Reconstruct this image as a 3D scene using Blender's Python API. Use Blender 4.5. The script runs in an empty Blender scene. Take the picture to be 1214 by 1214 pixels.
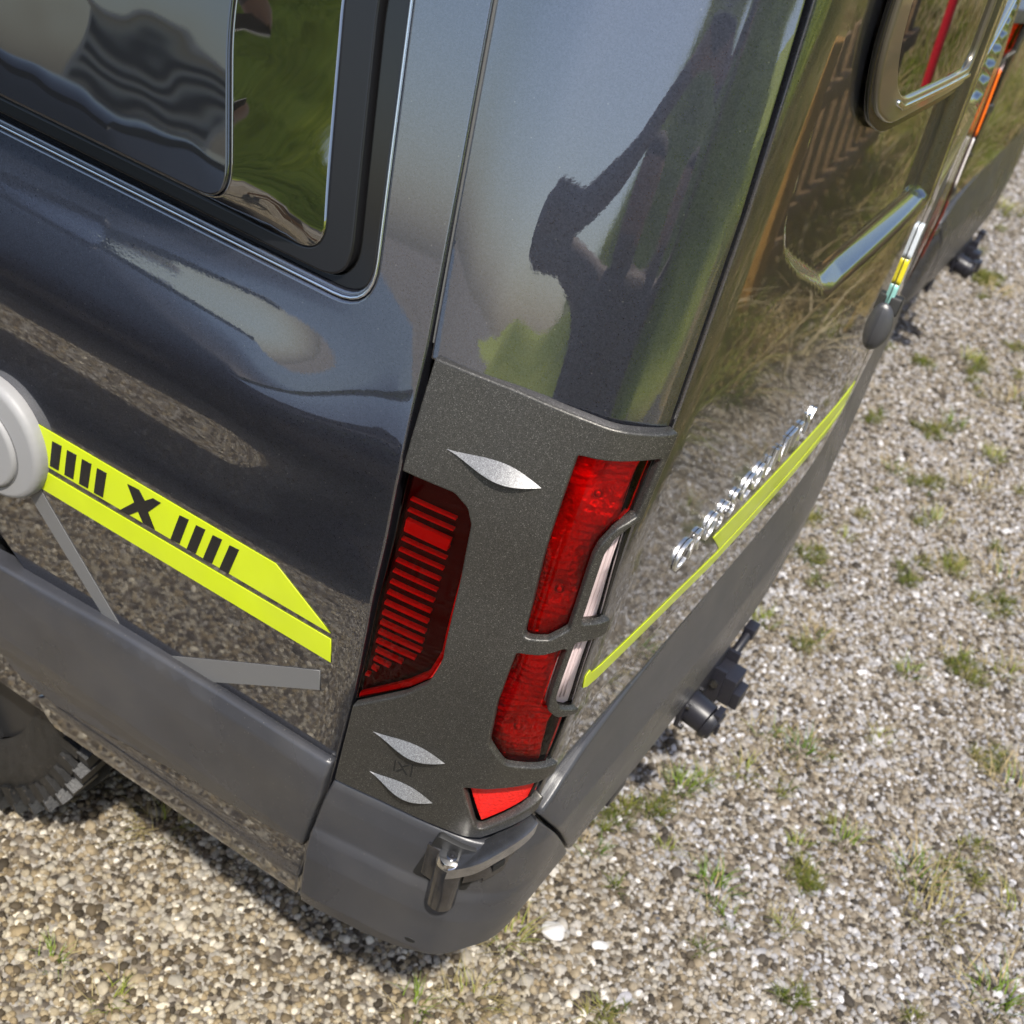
import bpy, bmesh, math, random
import numpy as np
from mathutils import Vector, Matrix, geometry

random.seed(7); np.random.seed(7)
scene = bpy.context.scene
COL = scene.collection
R_ = math.radians

# ------------------------------------------------------------------ camera
cam_d = bpy.data.cameras.new("camera")
cam = bpy.data.objects.new("camera", cam_d); COL.objects.link(cam)
_dx = np.array([1087, -884, 1562.]); _dx /= np.linalg.norm(_dx)
_dy = np.array([-4000, -2160, 1562.]); _dy /= np.linalg.norm(_dy)
_up = np.cross(_dx, _dy); _up /= np.linalg.norm(_up); _dy = np.cross(_up, _dx)
_R = np.array([_dx, _dy, _up])
CAM = Vector((-1.0117, -0.2718, 1.9713))
_m = Matrix.Identity(4)
for _i in range(3):
    _m[_i][0] = _R[_i, 0]; _m[_i][1] = -_R[_i, 1]; _m[_i][2] = -_R[_i, 2]; _m[_i][3] = CAM[_i]
cam.matrix_world = _m
FWD = Vector(_R[:, 2]); CRIGHT = Vector(_R[:, 0]); CUP = -Vector(_R[:, 1])
cam_d.sensor_width = 36.0; cam_d.sensor_fit = 'HORIZONTAL'
cam_d.lens = 36.0 * 1562 / 1214
cam_d.clip_start = 0.02; cam_d.clip_end = 2000
cam_d.dof.use_dof = True; cam_d.dof.focus_distance = 1.45; cam_d.dof.aperture_fstop = 7.5
scene.camera = cam

# ------------------------------------------------------------- sky and sun
SUN_AZ_VEC = Vector((-0.50, -0.30, 1.0)).normalized()      # towards the sun
world = bpy.data.worlds.new("World"); scene.world = world; world.use_nodes = True
_nt = world.node_tree; _bg = _nt.nodes["Background"]
_sky = _nt.nodes.new("ShaderNodeTexSky"); _sky.sky_type = 'NISHITA'; _sky.sun_disc = False
_sky.sun_elevation = math.asin(SUN_AZ_VEC.z)
_sky.sun_rotation = math.atan2(SUN_AZ_VEC.x, SUN_AZ_VEC.y)
_sky.dust_density = 2.5; _sky.air_density = 1.0; _sky.altitude = 300
_nt.links.new(_sky.outputs[0], _bg.inputs[0]); _bg.inputs[1].default_value = 0.15
sun_d = bpy.data.lights.new("sun", 'SUN'); sun_d.energy = 4.2; sun_d.angle = R_(2.0); sun_d.color = (1.0, .95, .87)
sun = bpy.data.objects.new("sun", sun_d); COL.objects.link(sun)
sun.rotation_euler = SUN_AZ_VEC.to_track_quat('Z', 'Y').to_euler()
scene.view_settings.view_transform = 'Standard'; scene.view_settings.look = 'None'
scene.view_settings.exposure = 0.5; scene.view_settings.gamma = 1.0
scene.cycles.max_bounces = 6; scene.cycles.transparent_max_bounces = 8
scene.cycles.diffuse_bounces = 2; scene.cycles.glossy_bounces = 4
scene.cycles.use_adaptive_sampling = True; scene.cycles.adaptive_threshold = 0.02
scene.cycles.caustics_reflective = False; scene.cycles.caustics_refractive = False
scene.cycles.use_denoising = True


# ---- body reference surface: plan outline P(s) and vertical profiles -------
def _interp(x, xs, ys):
    return float(np.interp(x, xs, ys))
def _smooth(a, b, x):
    t = min(1.0, max(0.0, (x - a) / (b - a)))
    return t * t * (3 - 2 * t)
VAN_W = 2.05
def rear_y(x):
    u = x - 1.0
    return 0.052 + 0.022 * (x - 0.45) ** 2 + .102 * .06 * (math.log1p(math.exp(u / .06)) if u < 2 else u / .06)
def _chaikin(pts, n):
    for _ in range(n):
        q = [pts[0]]
        for a, b in zip(pts[:-1], pts[1:]):
            q.append((.75*a[0]+.25*b[0], .75*a[1]+.25*b[1]))
            q.append((.25*a[0]+.75*b[0], .25*a[1]+.75*b[1]))
        q.append(pts[-1]); pts = q
    return pts
def _build_path():
    corner = [(0.0, .34), (0.0, .30), (.005, .26), (.012, .22), (.017, .185), (.022, .155), (.029, .125), (.0345, .102),
              (.047, .085), (.065, .0665), (.082, .0585), (.11, rear_y(.11)), (.15, rear_y(.15))]
    corner = _chaikin(corner, 3)
    pts = [(0.0, 5.6 - 5.26 * i / 60.) for i in range(60)] + corner
    pts += [(x, rear_y(x)) for x in np.linspace(.17, 1.88, 110)]
    rc = [(VAN_W - p[0], p[1] - rear_y(.15) + rear_y(1.9)) for p in reversed(corner)]
    pts += rc + [(VAN_W, .43 + 5.17 * i / 60.) for i in range(1, 61)]
    return np.array(pts)
_PATH = _build_path()
_seg = np.hypot(*np.diff(_PATH, axis=0).T)
_SS = np.concatenate([[0], np.cumsum(_seg)])
_SS -= np.interp(-.30, -_PATH[:80, 1], _SS[:80])          # s = 0 on the left shut line
S_MIN, S_MAX = float(_SS[0]), float(_SS[-1])
_SX = _PATH[:, 0]; _SY = _PATH[:, 1]
def path(s):
    return np.interp(s, _SS, _SX), np.interp(s, _SS, _SY)
def s_of_x(x):   # rear part
    m = (_SS > .1) & (_SS < S_MAX - 5.5)
    return float(np.interp(x, _SX[m], _SS[m]))
def nrm(s):
    e = .006
    x0, y0 = path(s - e); x1, y1 = path(s + e)
    tx, ty = x1 - x0, y1 - y0
    l = np.hypot(tx, ty) + 1e-12
    return ty / l, -tx / l
_ZT = [0.2, .60, .66, .86, .93, .985, 1.02, 1.07, 1.11, 1.15, 1.20, 1.25, 1.31, 1.68, 1.85, 2.15, 2.4, 2.52]
_TT = [-3, -3.5, -3, -2, -1.0, 1.5, 7.0, 8.0, 2.5, 4.0, 11., 14., 14.5, 14.5, 6., 9., 45., 70.]
_zz = np.linspace(.2, 2.52, 465)
_ox = np.cumsum(np.tan(np.radians(np.interp(_zz, _ZT, _TT)))) * (_zz[1] - _zz[0])
_ox -= np.interp(1.30, _zz, _ox) - .0045
_OYZ = [.2, .45, .62, .70, .80, .90, .96, 1.3, 1.9, 2.2, 2.4, 2.52]
_OYV = [.03, .03, .024, .018, .010, .003, 0, 0, .02, .045, .10, .25]
S_MID = s_of_x(VAN_W / 2)
S_R = 2 * S_MID
def _sm(a, b, x):
    t = np.clip((x - a) / (b - a), 0, 1); return t * t * (3 - 2 * t)
def surf(s, z, off=0.0):
    s = np.asarray(s, float); z = np.asarray(z, float)
    px, py = path(s)
    nx, ny = nrm(s)
    ox = np.interp(z, _zz, _ox); oy = np.interp(z, _OYZ, _OYV)
    wl = 1 - _sm(.26, .52, s); wr = _sm(S_R - .52, S_R - .26, s)
    wy = _sm(-.35, .12, s) * (1 - _sm(S_R - .12, S_R + .35, s))
    return np.stack([px + (wl - wr) * ox + nx * off, py + wy * oy + ny * off, z], -1)

# ------------------------------------------------------------- materials
def _node(nt, t, **kw):
    n = nt.nodes.new(t)
    for k, v in kw.items(): setattr(n, k, v)
    return n
def mat(name, base, rough=.5, metal=0., coat=0., coat_rough=.03, ior=1.5, var=0., vscale=40., bump=0., bscale=200.,
        spec=None, coat_ior=1.5, rvar=0., detail=3.):
    m = bpy.data.materials.new(name); m.use_nodes = True
    nt = m.node_tree; b = nt.nodes["Principled BSDF"]
    b.inputs["Base Color"].default_value = (*base, 1); b.inputs["Roughness"].default_value = rough
    b.inputs["Metallic"].default_value = metal; b.inputs["Coat Weight"].default_value = coat
    b.inputs["Coat Roughness"].default_value = coat_rough; b.inputs["IOR"].default_value = ior
    b.inputs["Coat IOR"].default_value = coat_ior
    if spec is not None: b.inputs["Specular IOR Level"].default_value = spec
    tc = _node(nt, "ShaderNodeTexCoord")
    if var:
        n = _node(nt, "ShaderNodeTexNoise"); n.inputs["Scale"].default_value = vscale; n.inputs["Detail"].default_value = detail
        nt.links.new(tc.outputs["Object"], n.inputs["Vector"])
        r = _node(nt, "ShaderNodeMapRange"); r.inputs[1].default_value = .3; r.inputs[2].default_value = .7
        r.inputs[3].default_value = 1 - var; r.inputs[4].default_value = 1 + var
        nt.links.new(n.outputs[0], r.inputs[0])
        mx = _node(nt, "ShaderNodeMix", data_type='RGBA', blend_type='MULTIPLY'); mx.inputs[0].default_value = 1
        mx.inputs[6].default_value = (*base, 1)
        nt.links.new(r.outputs[0], mx.inputs[7]); nt.links.new(mx.outputs[2], b.inputs["Base Color"])
        if rvar:
            r2 = _node(nt, "ShaderNodeMapRange"); r2.inputs[1].default_value = .3; r2.inputs[2].default_value = .7
            r2.inputs[3].default_value = rough - rvar; r2.inputs[4].default_value = rough + rvar
            nt.links.new(n.outputs[0], r2.inputs[0]); nt.links.new(r2.outputs[0], b.inputs["Roughness"])
    if bump:
        n = _node(nt, "ShaderNodeTexNoise"); n.inputs["Scale"].default_value = bscale; n.inputs["Detail"].default_value = detail
        nt.links.new(tc.outputs["Object"], n.inputs["Vector"])
        bp = _node(nt, "ShaderNodeBump"); bp.inputs["Strength"].default_value = bump; bp.inputs["Distance"].default_value = 1.0 / bscale
        nt.links.new(n.outputs[0], bp.inputs["Height"]); nt.links.new(bp.outputs[0], b.inputs["Normal"])
    return m

def paint_mat():
    """dark blue-grey metallic paint: flake base under a clear coat, a little dust and orange peel"""
    m = mat("metallic_paint", (.076, .080, .102), rough=.36, metal=.9, coat=1.0, coat_rough=.010, coat_ior=2.45)
    nt = m.node_tree; b = nt.nodes["Principled BSDF"]; tc = nt.nodes["Texture Coordinate"]
    fl = _node(nt, "ShaderNodeTexVoronoi"); fl.inputs["Scale"].default_value = 900
    nt.links.new(tc.outputs["Object"], fl.inputs["Vector"])
    rr = _node(nt, "ShaderNodeMapRange"); rr.inputs[3].default_value = .7; rr.inputs[4].default_value = 1.35
    nt.links.new(fl.outputs["Color"], rr.inputs[0])
    mx = _node(nt, "ShaderNodeMix", data_type='RGBA', blend_type='MULTIPLY'); mx.inputs[0].default_value = 1
    mx.inputs[6].default_value = (.076, .080, .102, 1); nt.links.new(rr.outputs[0], mx.inputs[7])
    # specks of dust
    du = _node(nt, "ShaderNodeTexVoronoi"); du.inputs["Scale"].default_value = 60
    nt.links.new(tc.outputs["Object"], du.inputs["Vector"])
    ds = _node(nt, "ShaderNodeMapRange"); ds.inputs[1].default_value = .035; ds.inputs[2].default_value = .06
    ds.inputs[3].default_value = .55; ds.inputs[4].default_value = 0
    nt.links.new(du.outputs["Distance"], ds.inputs[0])
    mx2 = _node(nt, "ShaderNodeMix", data_type='RGBA'); mx2.inputs[7].default_value = (.30, .29, .27, 1)
    nt.links.new(ds.outputs[0], mx2.inputs[0]); nt.links.new(mx.outputs[2], mx2.inputs[6])
    nt.links.new(mx2.outputs[2], b.inputs["Base Color"])
    # orange peel in the clear coat
    op = _node(nt, "ShaderNodeTexNoise"); op.inputs["Scale"].default_value = 260; op.inputs["Detail"].default_value = 1
    nt.links.new(tc.outputs["Object"], op.inputs["Vector"])
    bp = _node(nt, "ShaderNodeBump"); bp.inputs["Strength"].default_value = .004; bp.inputs["Distance"].default_value = .002
    nt.links.new(op.outputs[0], bp.inputs["Height"]); nt.links.new(bp.outputs[0], b.inputs["Coat Normal"])
    return m
def dusty(m, col, scale, thr):
    """specks of dry mud and dust over a material's base colour"""
    nt = m.node_tree; b = nt.nodes["Principled BSDF"]; tc = nt.nodes["Texture Coordinate"]
    v = _node(nt, "ShaderNodeTexVoronoi"); v.inputs["Scale"].default_value = scale; nt.links.new(tc.outputs["Object"], v.inputs["Vector"])
    n = _node(nt, "ShaderNodeTexNoise"); n.inputs["Scale"].default_value = 9; n.inputs["Detail"].default_value = 6; nt.links.new(tc.outputs["Object"], n.inputs["Vector"])
    r = _node(nt, "ShaderNodeMapRange"); r.inputs[1].default_value = thr*.5; r.inputs[2].default_value = thr; r.inputs[3].default_value = .8; r.inputs[4].default_value = 0
    nt.links.new(v.outputs["Distance"], r.inputs[0])
    r2 = _node(nt, "ShaderNodeMapRange"); r2.inputs[1].default_value = .45; r2.inputs[2].default_value = .75; r2.inputs[3].default_value = 0; r2.inputs[4].default_value = .14
    nt.links.new(n.outputs[0], r2.inputs[0])
    ad = _node(nt, "ShaderNodeMath", operation='ADD'); ad.use_clamp = True; nt.links.new(r.outputs[0], ad.inputs[0]); nt.links.new(r2.outputs[0], ad.inputs[1])
    mx = _node(nt, "ShaderNodeMix", data_type='RGBA'); mx.inputs[7].default_value = (*col, 1); nt.links.new(ad.outputs[0], mx.inputs[0])
    src = b.inputs["Base Color"].links[0].from_socket if b.inputs["Base Color"].is_linked else None
    if src: nt.links.new(src, mx.inputs[6])
    else: mx.inputs[6].default_value = b.inputs["Base Color"].default_value
    nt.links.new(mx.outputs[2], b.inputs["Base Color"])
    return m
def speckle_mat(name, c0, c1, rough, metal, scale):
    """coarse textured powder coat: crisp random flecks and a grainy relief"""
    m = mat(name, c0, rough=rough, metal=metal, bump=.22, bscale=scale*1.2, detail=2)
    nt = m.node_tree; b = nt.nodes["Principled BSDF"]; tc = nt.nodes["Texture Coordinate"]
    v = _node(nt, "ShaderNodeTexVoronoi"); v.inputs["Scale"].default_value = scale; nt.links.new(tc.outputs["Object"], v.inputs["Vector"])
    sp = _node(nt, "ShaderNodeSeparateColor"); nt.links.new(v.outputs["Color"], sp.inputs[0])
    cr = _node(nt, "ShaderNodeValToRGB"); e = cr.color_ramp.elements
    e[0].position = 0; e[0].color = (*[q*.6 for q in c0], 1); e[1].position = 1; e[1].color = (*c1, 1)
    k = e.new(.55); k.color = (*c0, 1); k = e.new(.93); k.color = (*[q*1.35 for q in c0], 1)
    nt.links.new(sp.outputs[0], cr.inputs[0]); nt.links.new(cr.outputs[0], b.inputs["Base Color"])
    return m
def lens_mat(name, tint, rough=.02, ior=1.45):
    m = bpy.data.materials.new(name); m.use_nodes = True; nt = m.node_tree
    nt.nodes.remove(nt.nodes["Principled BSDF"]); out = nt.nodes["Material Output"]
    tr = _node(nt, "ShaderNodeBsdfTransparent"); tr.inputs[0].default_value = (*tint, 1)
    gl = _node(nt, "ShaderNodeBsdfGlossy"); gl.inputs["Roughness"].default_value = rough; gl.inputs[0].default_value = (1, 1, 1, 1)
    fr = _node(nt, "ShaderNodeFresnel"); fr.inputs[0].default_value = ior
    ms = _node(nt, "ShaderNodeMixShader")
    nt.links.new(fr.outputs[0], ms.inputs[0]); nt.links.new(tr.outputs[0], ms.inputs[1]); nt.links.new(gl.outputs[0], ms.inputs[2])
    nt.links.new(ms.outputs[0], out.inputs[0])
    return m

# ------------------------------------------------------------- mesh helpers
def tag(o, label, cat, group=None):
    o["label"] = label; o["category"] = cat
    if group: o["group"] = group
    return o
def empty(name, loc=(0, 0, 0)):
    o = bpy.data.objects.new(name, None); COL.objects.link(o); o.location = loc; o.empty_display_size = .1; return o
def link(name, me, m=None, parent=None, sharp=35, label=None):
    o = bpy.data.objects.new(name, me); COL.objects.link(o)
    if m is not None: me.materials.append(m)
    if parent is not None: o.parent = parent
    if label: o["label"] = label
    return o
def smooth(me, ang=35):
    me.polygons.foreach_set("use_smooth", [True] * len(me.polygons))
    me.set_sharp_from_angle(angle=R_(ang))
def pyd(name, verts, faces, m=None, parent=None, ang=35, label=None):
    me = bpy.data.meshes.new(name); me.from_pydata([tuple(v) for v in verts], [], faces); me.update()
    if ang is not None: smooth(me, ang)
    return link(name, me, m, parent, label=label)
def bm_obj(name, bm, m=None, parent=None, ang=35, bevel=0, label=None):
    if bevel:
        es = [e for e in bm.edges if e.is_manifold and e.calc_face_angle(0) > R_(40)]
        bmesh.ops.bevel(bm, geom=es, offset=bevel, segments=2, affect='EDGES', profile=.6)
    bmesh.ops.recalc_face_normals(bm, faces=bm.faces)
    me = bpy.data.meshes.new(name); bm.to_mesh(me); bm.free(); smooth(me, ang)
    return link(name, me, m, parent, label=label)
def add_box(bm, c, size, rot=None):
    mt = Matrix.Translation(c) @ (rot.to_4x4() if rot is not None else Matrix.Identity(4)) @ Matrix.Diagonal((*size, 1))
    return bmesh.ops.create_cube(bm, size=1, matrix=mt)['verts']
def add_cyl(bm, a, b, r1, r2=None, n=24):
    a = Vector(a); b = Vector(b); d = b - a; r2 = r1 if r2 is None else r2
    mt = Matrix.Translation((a + b) / 2) @ d.to_track_quat('Z', 'Y').to_matrix().to_4x4()
    return bmesh.ops.create_cone(bm, cap_ends=True, segments=n, radius1=r1, radius2=r2, depth=d.length, matrix=mt)['verts']

# ------------------------------------------------------------- patches on the body surface
def densify(poly, step, closed=True):
    out = []; n = len(poly)
    for i in range(n if closed else n - 1):
        a = poly[i]; b = poly[(i + 1) % n]
        k = max(1, int(math.ceil(math.hypot(b[0]-a[0], b[1]-a[1]) / step)))
        for j in range(k): out.append((a[0] + (b[0]-a[0])*j/k, a[1] + (b[1]-a[1])*j/k))
    if not closed: out.append(poly[-1])
    return out
def fillet(poly, r, n=5):
    """round the corners of a polygon; r is one radius or a list of one per corner"""
    out = []; N = len(poly)
    for i in range(N):
        p = Vector(poly[i]); a = Vector(poly[i-1]); b = Vector(poly[(i+1) % N])
        rr = r[i] if isinstance(r, (list, tuple)) else r
        u = (a - p); v = (b - p); lu, lv = u.length, v.length
        if rr <= 0 or lu < 1e-9 or lv < 1e-9: out.append(tuple(p)); continue
        u /= lu; v /= lv
        ang = math.acos(max(-1, min(1, u.dot(v))))
        if ang > R_(172): out.append(tuple(p)); continue
        t = min(rr / math.tan(ang / 2), lu * .48, lv * .48)
        p0 = p + u * t; p1 = p + v * t
        for k in range(n + 1):
            q = k / n
            w = (1-q)**2 * p0 + 2*q*(1-q) * p + q*q * p1
            out.append((w.x, w.y))
    return out
def area(poly):
    return .5 * sum(poly[i-1][0]*poly[i][1] - poly[i][0]*poly[i-1][1] for i in range(len(poly)))
def inside(P, poly):
    x, y = P[:, 0], P[:, 1]; c = np.zeros(len(P), bool); pl = np.array(poly)
    for i in range(len(pl)):
        x0, y0 = pl[i-1]; x1, y1 = pl[i]
        if y0 == y1: continue
        k = ((y0 > y) != (y1 > y)) & (x < (x1-x0)*(y-y0)/(y1-y0) + x0)
        c ^= k
    return c
def dist(P, poly):
    pl = np.array(poly); d = np.full(len(P), 1e9)
    for i in range(len(pl)):
        a = pl[i-1]; e = pl[i] - a; l2 = max(1e-12, e @ e)
        t = np.clip(((P - a) @ e) / l2, 0, 1)
        d = np.minimum(d, np.hypot(*(P - a - t[:, None]*e).T))
    return d
def sdist(P, poly):
    d = dist(P, poly); return np.where(inside(P, poly), -d, d)
def inset(poly, r, sgn):
    """move every vertex r to the inside; sgn = +1 for ccw polygons"""
    n = len(poly); out = []; nor = []
    for i in range(n):
        a = Vector(poly[i-1]); p = Vector(poly[i]); b = Vector(poly[(i+1) % n])
        e0 = (p - a); e1 = (b - p)
        e0 = e0.normalized() if e0.length > 1e-9 else e1.normalized()
        e1 = e1.normalized() if e1.length > 1e-9 else e0
        m0 = Vector((-e0.y, e0.x)); m1 = Vector((-e1.y, e1.x))
        m = m0 + m1
        m = m.normalized() if m.length > 1e-6 else m0
        k = 1 / max(.5, m.dot(m0))
        out.append((p.x + m.x * r * k * sgn, p.y + m.y * r * k * sgn)); nor.append((-m.x * sgn, -m.y * sgn))
    return out, nor
def s_normal(s, z, offn):
    e = 2e-3
    P0 = surf(s - e, z, offn(s - e, z)); P1 = surf(s + e, z, offn(s + e, z))
    Q0 = surf(s, z - e, offn(s, z - e)); Q1 = surf(s, z + e, offn(s, z + e))
    T = P1 - P0; Z = Q1 - Q0
    N = np.cross(T, Z); N /= np.linalg.norm(N, axis=-1, keepdims=True) + 1e-12
    T = T / (np.linalg.norm(T, axis=-1, keepdims=True) + 1e-12); Z = Z / (np.linalg.norm(Z, axis=-1, keepdims=True) + 1e-12)
    return N, T, Z
def patch(name, poly, m, parent=None, holes=(), off=0., thick=.006, rnd=.0015, step=(.03, .012), edge=.012, disp=None, label=None, walls=True):
    """a sheet that follows the body surface: outline `poly` (s, z) minus `holes`, rounded rims and side walls"""
    offn = (lambda s, z: np.full(np.shape(s), off)) if disp is None else (lambda s, z: off + disp(np.asarray(s), np.asarray(z)))
    loops = []
    for k, pl in enumerate([poly] + list(holes)):
        pl = densify(pl, edge); want = 1 if k == 0 else -1
        if (area(pl) > 0) != (want > 0): pl = pl[::-1]
        loops.append(pl)
    V = []; N = []; F = []
    pts = []; edges = []
    ins = []
    for pl in loops:
        i0, nr = inset(pl, rnd, 1); ins.append((i0, nr))
        b = len(pts); pts += i0; n = len(i0)
        edges += [(b + i, b + (i + 1) % n) for i in range(n)]
    P0 = np.array(pts)
    x0, z0 = P0.min(0); x1, z1 = P0.max(0)
    gx = np.arange(x0, x1 + step[0], step[0]) + step[0]*.37; gz = np.arange(z0, z1 + step[1], step[1]) + step[1]*.41
    G = np.stack(np.meshgrid(gx, gz, indexing='ij'), -1).reshape(-1, 2)
    k = inside(G, ins[0][0])
    for i0, _ in ins[1:]: k &= ~inside(G, i0)
    G = G[k]
    md = .45 * min(step + (edge,))
    k = np.ones(len(G), bool)
    for i0, _ in ins: k &= dist(G, i0) > md
    G = G[k]
    allp = [Vector(p) for p in pts] + [Vector(p) for p in G.tolist()]
    vo, eo, fo, ov, oe, of = geometry.delaunay_2d_cdt(allp, edges, [], 0, 1e-7)
    Q = np.array([(v.x, v.y) for v in vo])
    cen = np.array([Q[list(f)].mean(0) for f in fo])
    k = inside(cen, ins[0][0])
    for i0, _ in ins[1:]: k &= ~inside(cen, i0)
    top = surf(Q[:, 0], Q[:, 1], offn(Q[:, 0], Q[:, 1]))
    tn, _, _ = s_normal(Q[:, 0], Q[:, 1], offn)
    V += top.tolist(); N += tn.tolist()
    for f, kk in zip(fo, k):
        if not kk: continue
        f = list(f); a, b_, c_ = (Q[i] for i in f[:3])
        if (b_[0]-a[0])*(c_[1]-a[1]) - (b_[1]-a[1])*(c_[0]-a[0]) < 0: f = f[::-1]
        F.append(f)
    if walls:
        for pl, (i0, nr) in zip(loops, ins):
            n = len(pl); rings = []
            im, _ = inset(pl, rnd * .3, 1)
            for crd, dz, wn in ((i0, 0, 0.), (im, -.3*rnd, .6), (pl, -rnd, .97), (pl, -max(thick, rnd*1.01), 1.)):
                A = np.array(crd); o = offn(A[:, 0], A[:, 1])
                pos = surf(A[:, 0], A[:, 1], o + dz); nn, tt, zz = s_normal(A[:, 0], A[:, 1], offn)
                ov2 = np.array(nr); od = tt*ov2[:, :1] + zz*ov2[:, 1:]
                nv = nn*math.sqrt(max(0, 1-wn*wn)) + od*wn
                rings.append(len(V)); V += pos.tolist(); N += nv.tolist()
            for r0, r1 in zip(rings[:-1], rings[1:]):
                for i in range(n):
                    j = (i + 1) % n
                    F.append([r0 + j, r0 + i, r1 + i, r1 + j])
    me = bpy.data.meshes.new(name); me.from_pydata(V, [], F); me.update()
    me.polygons.foreach_set("use_smooth", [True] * len(me.polygons))
    Nn = np.array(N); Nn /= np.linalg.norm(Nn, axis=1, keepdims=True) + 1e-12
    me.normals_split_custom_set_from_vertices(Nn.tolist())
    return link(name, me, m, parent, label=label)
def on_surf(s, z, off=0.):
    return Vector(surf(s, z, off).tolist())

# =================================================================== materials used
M = {}
M['paint'] = paint_mat()
M['plastic'] = mat("bumper_plastic", (.046, .047, .053), rough=.30, var=.16, vscale=7, bump=.22, bscale=1300, rvar=.08, detail=8)
M['guard'] = speckle_mat("textured_guard_coat", (.075, .072, .065), (.24, .23, .21), .36, .55, 1300)
M['fin'] = speckle_mat("guard_coat_lit", (.20, .20, .20), (.36, .36, .36), .4, .4, 1300)  # guard coat made lighter: light caught by the up-facing fins, put into the colour
M['black'] = mat("black_rubber", (.012, .012, .012), rough=.6)
M['gloss_black'] = mat("gloss_black", (.008, .008, .008), rough=.12)
M['border'] = mat("gloss_border", (.008, .008, .008), rough=.02, ior=3.6, bump=.01, bscale=12, detail=1)
M['acrylic'] = mat("smoked_acrylic", (.010, .011, .013), rough=.02, ior=2.1, bump=.012, bscale=9, detail=1)
M['glass'] = mat("dark_glass", (.006, .007, .007), rough=.015, ior=1.9)
M['chrome'] = mat("chrome", (.95, .95, .96), rough=.32, metal=1)
M['bright_trim'] = mat("bright_trim", (.75, .76, .78), rough=.18, metal=1)
M['hinge'] = mat("hinge_steel", (.13, .13, .14), rough=.2, metal=.9, var=.2, vscale=60)
M['steel_light'] = mat("bright_steel", (.45, .46, .50), rough=.22, metal=.95, var=.15, vscale=80)
M['yellow'] = mat("neon_yellow_vinyl", (.58, .69, .008), rough=.38, coat=.4, coat_rough=.08, var=.05, vscale=14)
M['sticker_grey'] = mat("grey_vinyl", (.15, .15, .15), rough=.4)
M['cap'] = mat("light_grey_plastic", (.30, .297, .295), rough=.5, bump=.05, bscale=900)
M['red_lens'] = lens_mat("red_lens", (1.0, .02, .015), ior=1.35)
M['dark_red_lens'] = lens_mat("deep_red_lens", (1.0, .012, .012), ior=1.25)
M['clear_lens'] = lens_mat("clear_lens", (.95, .88, .88), ior=1.15)
M['reflector'] = mat("lamp_reflector", (.9, .88, .88), rough=.2, metal=.4, bump=.45, bscale=90, detail=2)
M['red_plastic'] = mat("red_lamp_plastic", (.88, .02, .015), rough=.35, bump=.5, bscale=240)
M['dark_red_solid'] = mat("dark_red_lens_edge", (.28, .02, .015), rough=.25, coat=.6)
M['amber'] = mat("amber_lens", (.9, .16, .01), rough=.25, coat=.6)
M['white_lens'] = mat("white_lamp_plastic", (.88, .82, .82), rough=.4, coat=.2)
M['dark_housing'] = mat("lamp_housing", (.02, .004, .004), rough=.35)
M['tyre'] = mat("tyre_rubber", (.014, .014, .014), rough=.5, var=.35, vscale=60, bump=.3, bscale=300)
M['rim'] = mat("black_alloy", (.05, .05, .052), rough=.35, metal=.6)
M['hitch'] = mat("black_coated_steel", (.016, .016, .022), rough=.38)

dusty(M['plastic'], (.17, .155, .13), 130, .10); dusty(M['yellow'], (.45, .46, .10), 90, .05); dusty(M['sticker_grey'], (.22, .21, .19), 90, .08); dusty(M['cap'], (.24, .22, .19), 80, .07); dusty(M['tyre'], (.07, .06, .05), 60, .15)
VAN = empty("camper_van", (0, 0, 0))
tag(VAN, "dark grey camper van in the foreground with neon yellow stripes and red tail lamp", "van", "parked vans")

# ------------------------------------------------------------ side window outlines (s, z)
lip = fillet([(-1.66, 1.311), (-.0775, 1.311), (-.131, 1.604), (-.150, 1.93), (-1.66, 1.93)], [.06, .045, .3, .08, .08], 8)
fr_o = fillet([(-1.63, 1.3295), (-.1125, 1.3295), (-.1685, 1.593), (-.182, 1.90), (-1.63, 1.90)], [.05, .035, .3, .07, .07], 8)
gl_i = fillet([(-1.53, 1.385), (-.2320, 1.385), (-.283, 1.545), (-.310, 1.83), (-1.53, 1.83)], [.04, .03, .3, .05, .05], 8)

# ------------------------------------------------------------ left quarter panel
arch = []
for a in np.linspace(R_(8), R_(172), 24):
    arch.append((.30 - (1.16 + .44*math.cos(a)), .40 + .44*math.sin(a)))
arch = arch[::-1]    # from front (small s) to rear
gap = .0022
qp = [(-5.2, .42)] + [(arch[0][0], .42)] + arch + [(arch[-1][0], .60)]
qp += [(.010 - gap, .60), (.0118 - gap, .70), (.0143 - gap, .856), (.0066 - gap, 1.175), (-.0042 - gap, 1.303), (-.0240 - gap, 1.473), (-.0444 - gap, 1.629), (-.062, 1.9), (-.062, 2.40), (-5.2, 2.40)]
quarter = patch("side_panel", qp, M['paint'], VAN, holes=[lip], off=0, thick=.018, rnd=.003, step=(.02, .009), edge=.012,
                disp=lambda s, z: .0125*_sm(1.01, 1.15, z)*(1 - _sm(1.16, 1.305, z))*(1 - _sm(-.22, -.015, s)))

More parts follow.
